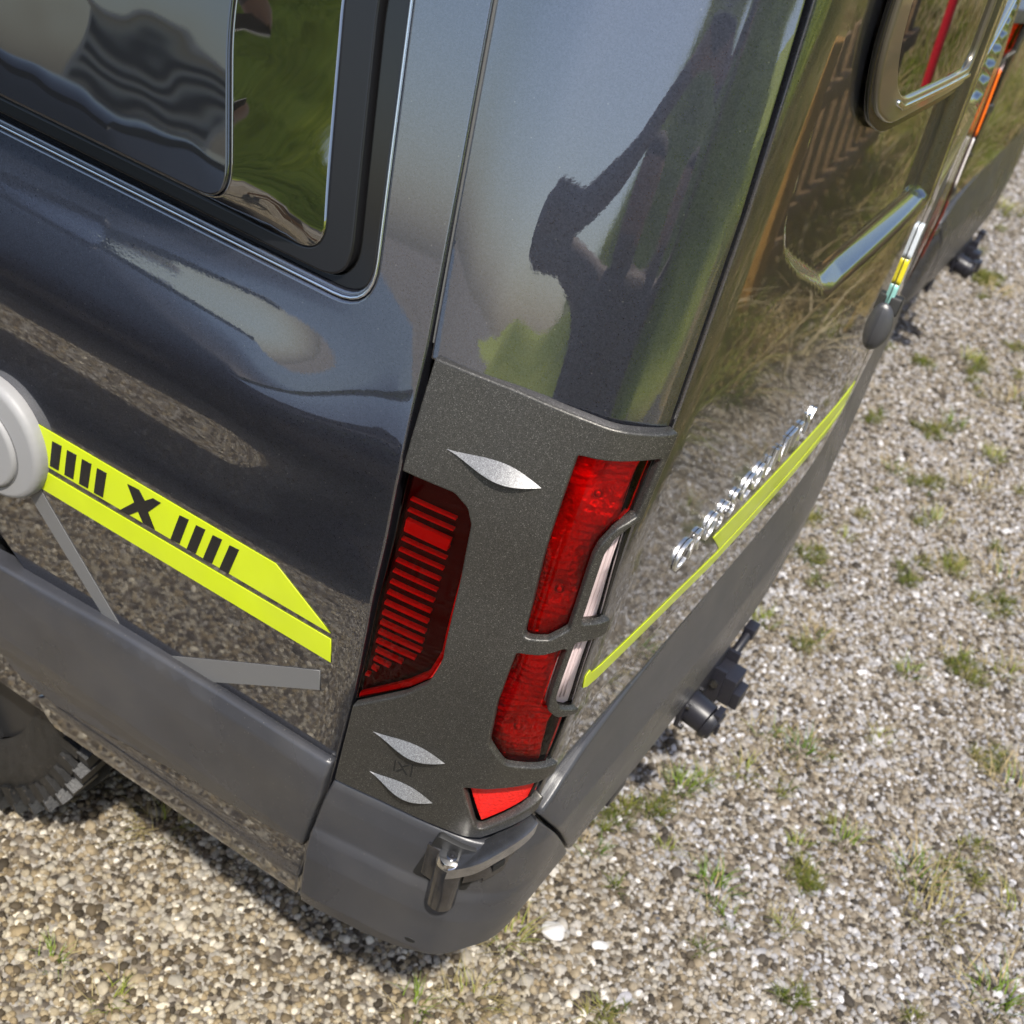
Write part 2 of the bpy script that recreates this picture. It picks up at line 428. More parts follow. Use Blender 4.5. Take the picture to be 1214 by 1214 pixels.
# window lip: rolled flange, rubber and black frame
def ringpatch(name, outer, inner, m, **kw): return patch(name, outer, m, VAN, holes=[inner], **kw)
def grow(poly, d):
    sg = 1 if area(poly) > 0 else -1
    return inset(poly, -d, sg)[0]
seal_o = grow(lip, -.0015)
ringpatch("window_flange", seal_o, grow(lip, -.009), M['paint'], off=-.004, thick=.01, rnd=.003, step=(.05, .02))
ringpatch("window_seal", grow(lip, -.0088), grow(fr_o, .002), M['gloss_black'], off=-.0075, thick=.008, rnd=.002, step=(.05, .02))
fr_i = fillet([(-1.60, 1.345), (-.1500, 1.345), (-.2080, 1.593), (-.222, 1.88), (-1.60, 1.88)], [.05, .03, .3, .06, .06], 8)
_fr = np.array(fr_o); _gl = np.array(gl_i)
def bulge(s, z):
    P = np.stack([np.ravel(s), np.ravel(z)], -1)
    do = np.maximum(0, -sdist(P, fr_i)); di = np.maximum(0, sdist(P, gl_i))
    t = np.clip(do / (do + di + 1e-9), 0, 1)
    t = np.where(di <= 0, 1, t)
    return (.070 * t).reshape(np.shape(s))
patch("window_surround", fr_o, mat("satin_black", (.008, .008, .009), rough=.28), VAN, off=.003, thick=.02, rnd=.003, step=(.03, .012), edge=.012, holes=[grow(fr_i, -.0015)])
WIN = patch("hinged_window", fr_i, M['border'], VAN, off=.003, thick=.02, rnd=.003, step=(.02, .012), edge=.012, holes=[grow(gl_i, .001)], disp=bulge, label="sloping glossy black border of the side window")
patch("window_pane", gl_i, M['acrylic'], VAN, off=.0735, thick=.006, rnd=.003, step=(.04, .02), edge=.012)
ringpatch("lip_highlight", grow(lip, -.0012), grow(lip, -.0050), M['bright_trim'], off=-.0005, thick=.008, rnd=.0018, step=(.05, .02))  # added bright ring standing in for the highlight along the rounded lip
patch("window_backing", grow(lip, .004), M['black'], VAN, off=-.016, thick=.004, rnd=.0005, step=(.08, .05), edge=.03)

# ------------------------------------------------------------ rear corner pillar above the guard
B = [(.2600, 1.300), (.2530, 1.512), (.2380, 1.704), (.232, 1.9), (.232, 2.40)]
pl = [(.0005, 1.300), (-.0240 + gap, 1.473), (-.0444 + gap, 1.629), (-.058, 1.9), (-.058, 2.40)] + B[::-1]
_pt = np.linspace(-.12, .34, 231); _pv = np.interp(_pt, [-.12, -.03, .02, .055, .19, .215, .262, .34], [0, 0, .0050, .0070, -.0065, -.0065, 0, 0])
_pv = np.convolve(np.pad(_pv, 12, mode='edge'), np.hanning(27)[1:-1]/np.hanning(27).sum(), 'valid')
patch("corner_pillar", pl, M['paint'], VAN, off=0, thick=.018, rnd=.003, step=(.008, .012), edge=.010,
      disp=lambda s, z: np.interp(s, _pt, _pv))
# seam strip in the long shut line
patch("seam_strip", [(-.0055, 1.312), (-.0265, 1.473), (-.0470, 1.629), (-.063, 1.9), (-.063, 2.39), (-.057, 2.39), (-.057, 1.9), (-.0420, 1.629), (-.0215, 1.473), (-.0005, 1.312)],
      mat("grey_seam", (.10, .10, .095), rough=.5), VAN, off=-.004, thick=.008, rnd=.0008, step=(.03, .05), edge=.02)
# dark inner shell that closes the shut lines, with roof, far side and nose
sh_s = np.concatenate([np.linspace(S_MIN, -.2, 12), np.linspace(-.15, .45, 40), np.linspace(.5, S_R - .5, 20), np.linspace(S_R - .45, S_R + .15, 40), np.linspace(S_R + .2, S_MAX, 12)])
sh_z = np.linspace(.40, 2.40, 24)
G = np.meshgrid(sh_s, sh_z, indexing='ij'); P = surf(G[0], G[1], -.034).reshape(-1, 3)
a0 = on_surf(S_MIN, .5); nS, nZ = len(sh_s), len(sh_z)
F = [[i*nZ+j, (i+1)*nZ+j, (i+1)*nZ+j+1, i*nZ+j+1] for i in range(nS-1) for j in range(nZ-1)
     if not (sh_s[i] < -.55 and sh_s[i] > -1.5 and sh_z[j] < .9)]
pyd("inner_shell", P, F, M['black'], VAN, ang=60)
# roof and nose
top = surf(sh_s, np.full(nS, 2.395), 0.0)
bm = bmesh.new()
vs = [bm.verts.new(p) for p in top]
cv = [bm.verts.new((VAN_W/2 + (p[0]-VAN_W/2)*.80, max(.35, p[1]*.92 + .25) if p[1] < 3 else p[1], 2.53)) for p in top]
for i in range(nS-1): bm.faces.new((vs[i], vs[i+1], cv[i+1], cv[i]))
for i in range(nS//2): 
    if i < nS-2-i: bm.faces.new((cv[i], cv[i+1], cv[nS-2-i], cv[nS-1-i]))
bm_obj("roof", bm, M['paint'], VAN, ang=50)
y1 = float(_SY[0])
nv = [(0.05, y1, .35), (2.0, y1, .35), (2.0, y1, 2.40), (.05, y1, 2.40), (.2, y1+.75, .35), (1.85, y1+.75, .35), (1.8, y1+.6, 1.05), (.25, y1+.6, 1.05), (.3, y1-.05, 2.45), (1.75, y1-.05, 2.45)]
pyd("cab_nose", nv, [[0, 4, 7, 3], [1, 2, 6, 5], [4, 5, 6, 7], [7, 6, 9, 8], [3, 8, 9, 2], [3, 7, 8], [2, 9, 6], [0, 1, 5, 4]], M['paint'], VAN, ang=30)
pyd("windscreen", [(.32, y1+.58, 1.10), (1.73, y1+.58, 1.10), (1.68, y1+.05, 2.30), (.37, y1+.05, 2.30)], [[0, 1, 2, 3]], M['glass'], VAN)
# far side panel and underbody
patch("far_side_panel", [(S_R - .25, .60), (S_R + 5.0, .60), (S_R + 5.0, 2.40), (S_R - .25, 2.40)], M['paint'], VAN, off=0, thick=.018, rnd=.003, step=(.06, .05), edge=.05)
bm = bmesh.new(); add_box(bm, (1.02, 2.9, .36), (1.35, 5.0, .16)); add_box(bm, (1.02, .32, .50), (1.55, .28, .2)); bm_obj("underbody", bm, M['black'], VAN)

# ------------------------------------------------------------ rear doors
rec = fillet([(.372, 2.06), (.372, 1.58), (.393, 1.487), (.4463, 1.437), (.5475, 1.380), (.68, 1.318), (.76, 1.310), (1.168, 1.308), (1.168, 2.06)],
             [.08, .08, .06, .05, .1, .06, .05, .02, .08], 5)
rec = densify(rec, .02)
def recess(s, z):
    P = np.stack([np.ravel(s), np.ravel(z)], -1)
    d = sdist(P, rec)
    t = np.clip((d + .022) / .022, 0, 1); t = t*t*(3-2*t)
    return (-.022 * (1 - t)).reshape(np.shape(s))
dr = [(.2640, .70), (.2655, 1.10), (.2660, 1.316), (.2590, 1.512), (.2440, 1.704), (.238, 1.9), (.238, 2.30), (S_MID - .0025, 2.30), (S_MID - .0025, .70)]
dr[0] = (.285, .70)
DOOR = patch("rear_door", dr, M['paint'], VAN, off=0, thick=.022, rnd=.004, step=(.010, .010), edge=.010, disp=recess, label="left rear door with neon stripe and chrome letters")
mir = [(S_R - a, b) for a, b in dr]
def recess_r(s, z): return recess(S_R - s, z)
DOOR2 = patch("rear_door", mir, M['paint'], VAN, off=0, thick=.022, rnd=.004, step=(.02, .02), edge=.02, disp=recess_r, label="right rear door seen at a grazing angle")
def door_window(parent, fl):
    q = (lambda p: p) if not fl else (lambda p: [(S_R - a, b) for a, b in p])
    fo = fillet([(.585, 2.02), (.605, 1.62), (.648, 1.552), (.735, 1.516), (1.15, 1.490), (1.15, 2.02)], [.08, .2, .2, .2, .05, .08], 6)
    go = fillet([(.632, 1.99), (.652, 1.64), (.700, 1.575), (.765, 1.541), (1.138, 1.514), (1.138, 1.99)], [.07, .2, .2, .2, .03, .07], 6)
    f = patch("window_frame", q(fo), mat("frame_paint", (.16, .145, .11), rough=.3, metal=.6, coat=1, coat_rough=.05), parent, holes=[q(go)], off=-.004, thick=.012, rnd=.004, step=(.02, .02), edge=.012)
    patch("window_gasket", q(grow(fo, .012)), M['gloss_black'], parent, holes=[q(grow(fo, -.001))], off=-.010, thick=.006, rnd=.002, step=(.02, .02), edge=.012)
    patch("window_glass", q(grow(go, .001)), M['glass'], parent, off=-.010, thick=.004, rnd=.001, step=(.03, .03), edge=.02)
    tr = [(.735, 1.541), (.770, 1.528), (1.138, 1.501), (1.138, 1.507), (.772, 1.534), (.738, 1.547)]
    patch("bright_strip", q(tr), M['bright_trim'], parent, off=-.0015, thick=.004, rnd=.0012, step=(.03, .01), edge=.02)
door_window(DOOR, False); door_window(DOOR2, True)
# bright lower lip of the pressed window bay
lipc = [(.4463, 1.4375), (.5475, 1.3805), (.68, 1.3185), (.76, 1.3105), (1.168, 1.3085)]
lo, _ = inset(densify(lipc, .02, False), .0, 1)
# neon stripe and letters on the left door
patch("neon_stripe", [(.2770, .982), (.2790, .963), (.2890, .9575), (.62, .9200), (.90, .9120), (1.195, .9130), (1.195, .9330), (.90, .9340), (.62, .9420), (.2890, .9800), (.2830, .9880)], M['yellow'], DOOR, off=.0012, thick=.001, rnd=.0003, step=(.03, .01), edge=.02)
patch("neon_stripe", [(.5676, .9985), (.6250, .9460), (.90, .9390), (1.195, .9385), (1.195, .9760), (.90, .9860)], M['yellow'], DOOR, off=.0012, thick=.001, rnd=.0003, step=(.03, .01), edge=.02)
# chrome letters
cu = bpy.data.curves.new("badge", 'FONT'); cu.extrude = .0018; cu.bevel_depth = .0004; cu.offset = -.0009; cu.size = .056; cu.resolution_u = 4; cu.space_character = 1.0
word = "CROSSCOUNTRY"; adv = .0392; s0 = .424
for k, ch in enumerate(word):
    cu.body = ch
    to = bpy.data.objects.new("tmp", cu); COL.objects.link(to)
    dg = bpy.context.evaluated_depsgraph_get(); dg.update(); me = bpy.data.meshes.new_from_object(to.evaluated_get(dg))
    COL.objects.unlink(to); bpy.data.objects.remove(to)
    co = np.zeros(len(me.vertices)*3); me.vertices.foreach_get('co', co); co = co.reshape(-1, 3)
    w = co[:, 0].max(); sc = min(1, .0355 / w)
    pp = surf(s0 + k*adv + co[:, 0]*sc + co[:, 1]*.10, 1.024 + co[:, 1], .0028 + co[:, 2])
    me.vertices.foreach_set('co', pp.ravel()); me.update(); smooth(me, 30)
    link("letter", me, M['chrome'], DOOR)
# grip housing and reflector strip at the door edge
def teardrop(name, s, z, w, h, d, m, parent):
    vv = []; ff = []; nr, ns = 8, 20
    for i in range(nr + 1):
        t = i / nr; r = math.cos(t*math.pi/2)
        for j in range(ns):
            a = 2*math.pi*j/ns
            zz = math.sin(a)*h*r; ss = math.cos(a)*w*r*(1 - .35*math.sin(a))
            vv.append(on_surf(s + ss, z + zz, d*math.sin(t*math.pi/2)))
    for i in range(nr):
        for j in range(ns): ff.append([i*ns+j, i*ns+(j+1) % ns, (i+1)*ns+(j+1) % ns, (i+1)*ns+j])
    return pyd(name, vv, ff, m, parent, ang=50)
teardrop("door_grip", 1.178, 1.088, .018, .042, .024, M['plastic'], DOOR)
patch("grip_recess", fillet([(1.176, 1.110), (1.192, 1.115), (1.200, 1.142), (1.186, 1.140)], .006), M['black'], DOOR, off=.022, thick=.018, rnd=.002, step=(.01, .01), edge=.006)
for k, (za, zb, cc) in enumerate([(1.118, 1.160, (.30, .62, .58)), (1.160, 1.205, (.85, .72, .03)), (1.205, 1.262, (.72, .78, .85))]):
    patch("reflector_strip", [(1.186, za), (1.2045, za), (1.2045, zb), (1.186, zb)],
          mat("strip_%d" % k, cc, rough=.3, coat=.5), DOOR, off=.008, thick=.007, rnd=.002, step=(.01, .02), edge=.01)

# ------------------------------------------------------------ tail lamp under the guard
def lamp_set(parent, q):
    lamp = patch("tail_lamp", q([(.1650, 1.290), (.2600, 1.295), (.2690, 1.05), (.2720, .83), (.262, .775), (.205, .725), (.165, .78)]), M['dark_housing'], parent, off=-.030, thick=.006, rnd=.003, step=(.01, .02), edge=.012, label="housing of the rear tail lamp")
    def wav(s, z):
        s_ = np.where(np.asarray(s) > S_MID, S_R - np.asarray(s), s)
        b = sum(-.013*np.exp(-((s_ - a)**2 + (z - c)**2)/r**2) for a, c, r in ((.213, 1.225, .020), (.206, 1.105, .018), (.212, .905, .021)))
        return b + .0007*np.sin(z*640) + .0032*np.sin(z*58 + s_*60)
    patch("lamp_reflector", q([(.168, 1.282), (.247, 1.286), (.252, 1.05), (.256, .84), (.240, .815), (.17, .80)]), M['reflector'], lamp, off=-.009, thick=.006, rnd=.002, step=(.004, .0035), edge=.008, disp=wav)
    for a, c in ((.213, 1.225), (.206, 1.105), (.212, .905)):
        bm = bmesh.new(); p_ = on_surf(q([(a, c)])[0][0], c, -.010); bmesh.ops.create_uvsphere(bm, u_segments=12, v_segments=8, radius=.0055, matrix=Matrix.Translation(p_)); bm_obj("bulb", bm, M['chrome'], lamp)
    patch("red_lens", q([(.168, 1.282), (.2485, 1.286), (.2485, 1.215), (.236, 1.195), (.2275, 1.17), (.2275, 1.06), (.168, 1.035)]), M['red_lens'], lamp, off=.003, thick=.004, rnd=.002, step=(.012, .02), edge=.01)
    patch("clear_lens", q([(.2500, 1.213), (.238, 1.193), (.2290, 1.17), (.2290, .955), (.2440, .945), (.2645, .945), (.2615, 1.06)]), M['clear_lens'], lamp, off=.004, thick=.004, rnd=.002, step=(.012, .02), edge=.01)
    patch("lens_backing", q([(.250, 1.211), (.2385, 1.192), (.2300, 1.17), (.2300, .955), (.2440, .947), (.2640, .947), (.2610, 1.06)]), M['white_lens'], lamp, off=-.003, thick=.004, rnd=.001, step=(.012, .02), edge=.01)
    for k in range(4):
        patch("lens_rib", q([(.234 + k*.0052, 1.190 + .005*min(k, 2)), (.2362 + k*.0052, 1.192 + .005*min(k, 2)), (.2385 + k*.0052, .960), (.2365 + k*.0052, .960)]), M['white_lens'], lamp, off=-.001, thick=.004, rnd=.0008, step=(.01, .03), edge=.02)
    patch("red_lens", q([(.168, 1.033), (.2275, 1.058), (.2275, .953), (.2440, .943), (.2580, .943), (.2600, .84), (.168, .845)]), M['red_lens'], lamp, off=.003, thick=.004, rnd=.002, step=(.012, .02), edge=.01)
    patch("lens_edge", q([(.2510, 1.286), (.2575, 1.286), (.2590, 1.215), (.2655, 1.06), (.2690, .84), (.2600, .78), (.2560, .78), (.2625, .84), (.2650, .94), (.2622, 1.06), (.2520, 1.215)]), M['gloss_black'], lamp, off=.0025, thick=.006, rnd=.001, step=(.01, .03), edge=.012)
    patch("red_reflector", q([(.1800, .791), (.2670, .828), (.2670, .786), (.2080, .7340)]), M['red_plastic'], lamp, off=.000, thick=.004, rnd=.001, step=(.01, .01), edge=.01)
    # long side lens with light bars
    patch("side_lens_housing", q([(.0155, 1.184), (.074, 1.184), (.104, 1.165), (.112, .98), (.09, .91), (.0155, .848)]), M['dark_housing'], lamp, off=-.011, thick=.008, rnd=.002, step=(.02, .03), edge=.012)
    n = 18
    for k in range(n):
        zt = 1.1450 - k*.0142 - (.010 if k > 1 else 0)
        sr = .0762 if zt > .955 else .0762 - (.955 - zt)*.95
        sl = .0215 + (.002 if k > 13 else 0)
        w = .0024 + .0022*min(1, max(0, (k - 6)/5.))
        patch("light_bar", q([(sl, zt), (sr, zt - .001), (sr, zt - .001 - w), (sl, zt - w)]), M['red_plastic'], lamp, off=-.004, thick=.006, rnd=.0005, step=(.03, .01), edge=.02)
    patch("light_bar", q([(.0222, 1.1185), (.0764, 1.1165), (.0750, 1.1005), (.0224, 1.1025)]), mat("bright_red_bar", (.95, .03, .02), rough=.4), lamp, off=-.003, thick=.006, rnd=.001, step=(.03, .02), edge=.02)
    so = fillet([(.0155, 1.183), (.0709, 1.182), (.0955, 1.168), (.1065, .9796), (.0970, .935), (.0750, .905), (.0155, .850)], [0, .02, .015, .02, .03, .03, 0], 5)
    patch("side_lens", q(so), M['dark_red_lens'], lamp, off=.002, thick=.004, rnd=.002, step=(.02, .03), edge=.01)
    rim = [(.0960, 1.150), (.1015, 1.148), (.1075, .9796), (.0985, .935), (.0765, .907), (.018, .8535), (.018, .860), (.0720, .913), (.0925, .940), (.1015, .9796)]
    patch("lens_rim", q(rim), M['red_plastic'], lamp, off=-.001, thick=.006, rnd=.0008, step=(.02, .03), edge=.012)
    return lamp
ident = lambda p: p
flip = lambda p: [(S_R - a, b) for a, b in p]
lamp_set(VAN, ident)
rl = patch("tail_lamp", flip([(.1650, 1.290), (.2600, 1.295), (.2690, 1.05), (.2720, .83), (.262, .775), (.205, .725), (.165, .78)]), M['dark_housing'], VAN, off=.004, thick=.02, rnd=.004, step=(.01, .03), edge=.015, label="right tail lamp seen edge on")
patch("amber_lens", flip([(.17, 1.288), (.258, 1.292), (.262, 1.14), (.17, 1.14)]), M['amber'], rl, off=.009, thick=.02, rnd=.003, step=(.01, .03), edge=.015)
patch("red_lens", flip([(.246, .985), (.266, .985), (.268, .84), (.250, .84)]), M['dark_red_solid'], rl, off=.006, thick=.02, rnd=.003, step=(.01, .03), edge=.015)
patch("clear_lens", flip([(.238, 1.136), (.262, 1.136), (.264, 1.02), (.240, 1.02)]), M['white_lens'], rl, off=.008, thick=.02, rnd=.003, step=(.01, .03), edge=.015)

# ------------------------------------------------------------ lamp guard
g_out = [(.0085, 1.3085), (.100, 1.3085), (.195, 1.3055), (.2615, 1.3050), (.2600, 1.2080),
         (.2480, 1.2000), (.2390, 1.1870), (.2345, 1.1700), (.2345, 1.0770), (.2670, 1.0770), (.2680, 1.0570), (.2360, 1.0520),
         (.2360, .9720), (.2430, .9560), (.2680, .9460), (.2690, .9390), (.2430, .9420), (.2310, .9540), (.2295, .9700), (.2295, 1.0450),
         (.2080, 1.0330), (.1835, 1.0265), (.1795, .9500), (.1850, .8850), (.2090, .8570), (.2700, .8490),
         (.2710, .8290), (.2100, .8130), (.1740, .7960), (.2050, .7270), (.2695, .7850), (.2685, .7600), (.2120, .7145), (.1990, .7110), (.1860, .7090), (.0170, .7065), (.0180, .8480),
         (.0755, .9030), (.0985, .9340), (.1082, .9796), (.0982, 1.1560), (.0900, 1.1725), (.0715, 1.1830), (.0110, 1.1830)]
g_r = [.003, 0, 0, .004, .004, .006, .006, .008, .004, .004, .004, .004, .006, .008, .003, .003, .008, .008, .004, .004,
       0, .006, .02, .02, .015, .003, .003, 0, .006, .008, .002, .004, .006, .006, .006, .003, .002,
       .02, .02, .03, .012, .012, .012, .002]
g_h = fillet([(.1775, 1.2690), (.2535, 1.2780), (.2525, 1.2130), (.2370, 1.2000), (.2270, 1.1800), (.2245, 1.1650), (.2245, 1.0690), (.2080, 1.0540), (.1850, 1.0480), (.1800, 1.1500)],
             [.004, .004, .004, .012, .012, .01, .004, .006, .006, .02], 4)
GUARD = patch("lamp_guard", fillet(g_out, g_r, 4), M['guard'], VAN, holes=[g_h], off=.0130, thick=.013, rnd=.0026, step=(.008, .012), edge=.006, label="dark speckled protective cover around the tail lamp")
def fin(a, b, h, parent):
    """embossed fin: flush upper edge, lower edge raised, pointed at the ends"""
    n = 18; vv = []; ff = []
    for i in range(n + 1):
        t = i / n; w = math.sin(math.pi * t ** 1.35) if t < 1 else 0
        s = a[0] + (b[0]-a[0])*t; z = a[1] + (b[1]-a[1])*t
        up = z + h*.52*w; lo = z - h*.48*w
        r = .0006 + .0100*w
        vv += [on_surf(s, up, .0134), on_surf(s, lo + h*.10*w, .0134 + r), on_surf(s, lo - h*.04*w, .0132 + r*.75), on_surf(s, lo - h*.05*w, .0120)]
    for i in range(n):
        for j in range(3): ff.append([4*i+j, 4*i+j+1, 4*i+j+5, 4*i+j+4])
    return pyd("fin", vv, ff, M['fin'], parent, ang=40)
fin((.0505, 1.2262), (.1550, 1.2255), .0180, GUARD)
fin((.0515, .8240), (.1455, .8260), .0180, GUARD)
fin((.0600, .7535), (.1465, .7490), .0180, GUARD)
# small embossed mark between the lower fins
for pg in ([(.0865, .7925), (.0885, .7930), (.0905, .7735), (.0885, .7730)], [(.1085, .7990), (.1105, .7995), (.1125, .7765), (.1105, .7760)],
           [(.0905, .7925), (.0935, .7930), (.1080, .7765), (.1050, .7760)]):
    patch("mark", pg, M['black'], GUARD, off=.0134, thick=.001, rnd=.0001, step=(.01, .01), edge=.005)
patch("mark", [(.1040, .7955), (.1070, .7955), (.0990, .7865), (.0960, .7862)], M['black'], GUARD, off=.0136, thick=.001, rnd=.0001, step=(.01, .01), edge=.005)
patch("mark", [(.0980, .7835), (.1005, .7835), (.0945, .7745), (.0915, .7742)], M['black'], GUARD, off=.0136, thick=.001, rnd=.0001, step=(.01, .01), edge=.005)

# ------------------------------------------------------------ stripes and decals on the side
def dec(name, pg, m, off=.0012): return patch(name, pg, m, VAN, off=off, thick=.001, rnd=.0002, step=(.03, .01), edge=.02)
dec("neon_stripe", [(-.72, .974), (-.1250, .9795), (-.0350, .9275), (-.505, .9185), (-.72, .915)], M['yellow'])
dec("neon_stripe", [(-.72, .904), (-.0335, .9190), (-.0272, .8840), (-.5026, .8765), (-.72, .870)], M['yellow'])
M['decal_black'] = mat("black_vinyl", (.012, .012, .013), rough=.25)
for k in range(4):
    a = -.4838 + k*.0256
    dec("stripe_bar", [(a, .9640), (a + .0160, .9650), (a + .0105, .9245), (a - .0048, .9235)], M['decal_black'], .0022)
    a = -.2716 + k*.0262
    dec("stripe_bar", [(a, .9675), (a + .0145, .9690), (a + .0030, .9250), (a - .0118, .9235)], M['decal_black'], .0022)
dec("x_mark", [(-.3563, .9675), (-.3375, .9690), (-.3275, .9580), (-.3150, .9690), (-.3020, .9690), (-.3215, .9440), (-.3095, .9235), (-.3285, .9225), (-.3375, .9360), (-.3525, .9215), (-.3680, .9205), (-.3440, .9465)], M['decal_black'], .0022)
dec("grey_band", [(-.555, .900), (-.528, .900), (-.500, .8640), (-.3600, .7100), (-.3928, .7103), (-.527, .8486)], M['sticker_grey'])
dec("grey_band", [(-.2850, .7200), (-.0399, .8610), (-.0346, .8300), (-.2200, .7150)], M['sticker_grey'])

# round service flap
FL = patch("service_flap", [(-.590 + .098*math.cos(a), .924 + .088*math.sin(a)*(1 + .06*math.cos(a))) for a in np.linspace(0, 2*math.pi, 48, endpoint=False)],
           M['cap'], VAN, off=.020, thick=.022, rnd=.010, step=(.01, .01), edge=.006, label="round light grey service flap")
patch("flap_lid", [(-.604 + .077*math.cos(a), .915 + .068*math.sin(a)) for a in np.linspace(0, 2*math.pi, 48, endpoint=False)], M['cap'], FL, off=.027, thick=.012, rnd=.006, step=(.01, .01), edge=.006)
patch("flap_groove", [(-.604 + .079*math.cos(a), .915 + .070*math.sin(a)) for a in np.linspace(0, 2*math.pi, 48, endpoint=False)], M['sticker_grey'], FL, off=.0208, thick=.004, rnd=.0005, step=(.02, .02), edge=.008)

# ------------------------------------------------------------ side cladding and sill
def clad_disp(s, z):
    t = np.interp(z, [.42, .50, .53, .56, .66, .705, .725, .735], [.000, .004, .012, .017, .020, .018, .010, .002])
    return t
cl = [(-.66, .60), (-.632, .520), (-.61, .492), (-.575, .470), (-.500, .4600), (-.269, .500), (-.0085, .5435), (-.0010, .60), (.0060, .66), (.0080, .7305), (-.18, .7285), (-.378, .7215), (-.50, .7130), (-.587, .7060), (-.72, .690), (-.72, .62)]
patch("side_cladding", cl, M['plastic'], VAN, off=.002, thick=.03, rnd=.006, step=(.03, .008), edge=.010, disp=clad_disp)
patch("sill_panel", [(-.545, .455), (-.515, .4000), (-.283, .4030), (-.0155, .4130), (-.0095, .545), (-.27, .52), (-.50, .49)], M['paint'], VAN, off=.000, thick=.03, rnd=.004, step=(.03, .008), edge=.010,
      disp=lambda s, z: np.interp(z, [.39, .42, .455, .47, .50, .55], [-.004, .004, .006, .000, -.003, -.004]))
# cladding forward of the wheel
patch("front_cladding", [(-5.0, .44), (-1.42, .44), (-1.40, .69), (-5.0, .69)], M['plastic'], VAN, off=.018, thick=.03, rnd=.006, step=(.1, .05), edge=.05)

# ------------------------------------------------------------ bumpers
def bump_disp(s, z):
    zs = np.asarray(z); base = np.interp(zs, [.40, .425, .46, .55, .592, .602, .66, .695, .71], [.004, .014, .023, .026, .021, .016, .014, .010, .002])
    rear = np.interp(zs, [.44, .47, .52, .62, .685, .70, .74, .79, .83], [.006, .016, .026, .031, .028, .024, .014, .004, -.004])
    w = _sm(.19, .33, np.asarray(s))
    return base*(1-w) + rear*w
bc = [(.0015, .428), (.045, .424), (.10, .4240), (.16, .436), (.1959, .452), (.2385, .478), (.30, .492), (.36, .490), (.4330, .4855),
      (.385, .560), (.330, .650), (.2740, .735), (.262, .726), (.2330, .700), (.1900, .7030), (.0160, .7050), (.0095, .66), (.0030, .59)]
BUMP = patch("bumper_corner", bc, M['plastic'], VAN, off=.002, thick=.035, rnd=.005, step=(.008, .008), edge=.010, disp=bump_disp)
br = [(.4375, .4855), (.60, .466), (.75, .456), (1.10, .470), (1.60, .470), (S_R - .43, .4855), (S_R - .27, .740), (S_R - .36, .790), (1.6, .823), (.94, .8262), (.70, .824), (.5644, .816), (.44, .802), (.3614, .785), (.315, .765), (.2780, .737), (.335, .650), (.390, .560)]
patch("rear_bumper", br, M['plastic'], VAN, off=.002, thick=.035, rnd=.005, step=(.012, .008), edge=.010, disp=bump_disp)
patch("bumper_corner", flip(bc), M['plastic'], VAN, off=.002, thick=.035, rnd=.005, step=(.016, .016), edge=.02, disp=lambda s, z: bump_disp(S_R - s, z))
patch("sensor_hole", [(.1707 + .0075*math.cos(a), .4746 + .0045*math.sin(a)) for a in np.linspace(0, 2*math.pi, 14, endpoint=False)], M['black'], BUMP, off=.0262, thick=.002, rnd=.0005, step=(.01, .01), edge=.004)

# ------------------------------------------------------------ door hinge
h0 = on_surf(.192, .655, .026)
HG = empty("hinge", tuple(h0)); HG.parent = VAN
def hsub(name, bm, m, bev=0): 
    bmesh.ops.translate(bm, verts=bm.verts, vec=-h0)
    return bm_obj(name, bm, m, HG, bevel=bev)
bm = bmesh.new(); add_cyl(bm, h0 + Vector((0, 0, -.062)), h0 + Vector((0, 0, .016)), .0185, n=28); hsub("barrel", bm, M['hinge'], .0015)
bm = bmesh.new(); add_cyl(bm, h0 + Vector((0, 0, .016)), h0 + Vector((0, 0, .026)), .0190, .0165, n=28); hsub("barrel_cap", bm, M['bright_trim'], .001)
bm = bmesh.new(); add_cyl(bm, h0 + Vector((0, 0, .026)), h0 + Vector((0, 0, .029)), .0070, n=18); add_cyl(bm, h0 + Vector((0, 0, .029)), h0 + Vector((0, 0, .031)), .003, n=10); hsub("pin", bm, M['hinge'])
# arm: plate following the body to the door, with two slots
def arm_strip(name, s0_, s1_, z0_, z1_, z2_, z3_, o0, o1, m, dp=.010):
    n = 14; vv = []; ff = []
    for i in range(n + 1):
        t = i/n; s = s0_ + (s1_-s0_)*t; zt = z0_ + (z1_-z0_)*t; zb = z2_ + (z3_-z2_)*t; o = o0 + (o1-o0)*t
        vv += [on_surf(s, zt, o - dp), on_surf(s, zt, o), on_surf(s, zb, o + .001), on_surf(s, zb, o - dp)]
    for i in range(n):
        for j in range(4): ff.append([4*i+j, 4*i+(j+1) % 4, 4*i+4+(j+1) % 4, 4*i+4+j])
    ff += [[0, 3, 2, 1], [4*n, 4*n+1, 4*n+2, 4*n+3]]
    return pyd(name, [Vector(v) - h0 for v in vv], ff, m, HG, ang=35)
arm_strip("arm_top", .192, .266, .676, .742, .658, .722, .044, .022, M['steel_light'], .030)
arm_strip("arm_plate", .226, .272, .698, .738, .640, .672, .026, .014, M['hinge'])
arm_strip("arm_plate", .206, .228, .672, .694, .640, .650, .030, .026, M['hinge'])
arm_strip("arm_slot", .236, .246, .696, .704, .688, .696, .0275, .0240, M['black'])
arm_strip("arm_slot", .232, .243, .674, .683, .665, .675, .0290, .0255, M['black'])
bm = bmesh.new(); p = on_surf(.172, .648, .012); add_box(bm, p, (.022, .022, .06)); hsub("bracket", bm, M['hinge'], .003)
patch("hinge_recess", fillet([(.166, .700), (.150, .607), (.215, .607), (.230, .690)], .006), M['black'], VAN, off=.019, thick=.01, rnd=.001, step=(.01, .02), edge=.01)

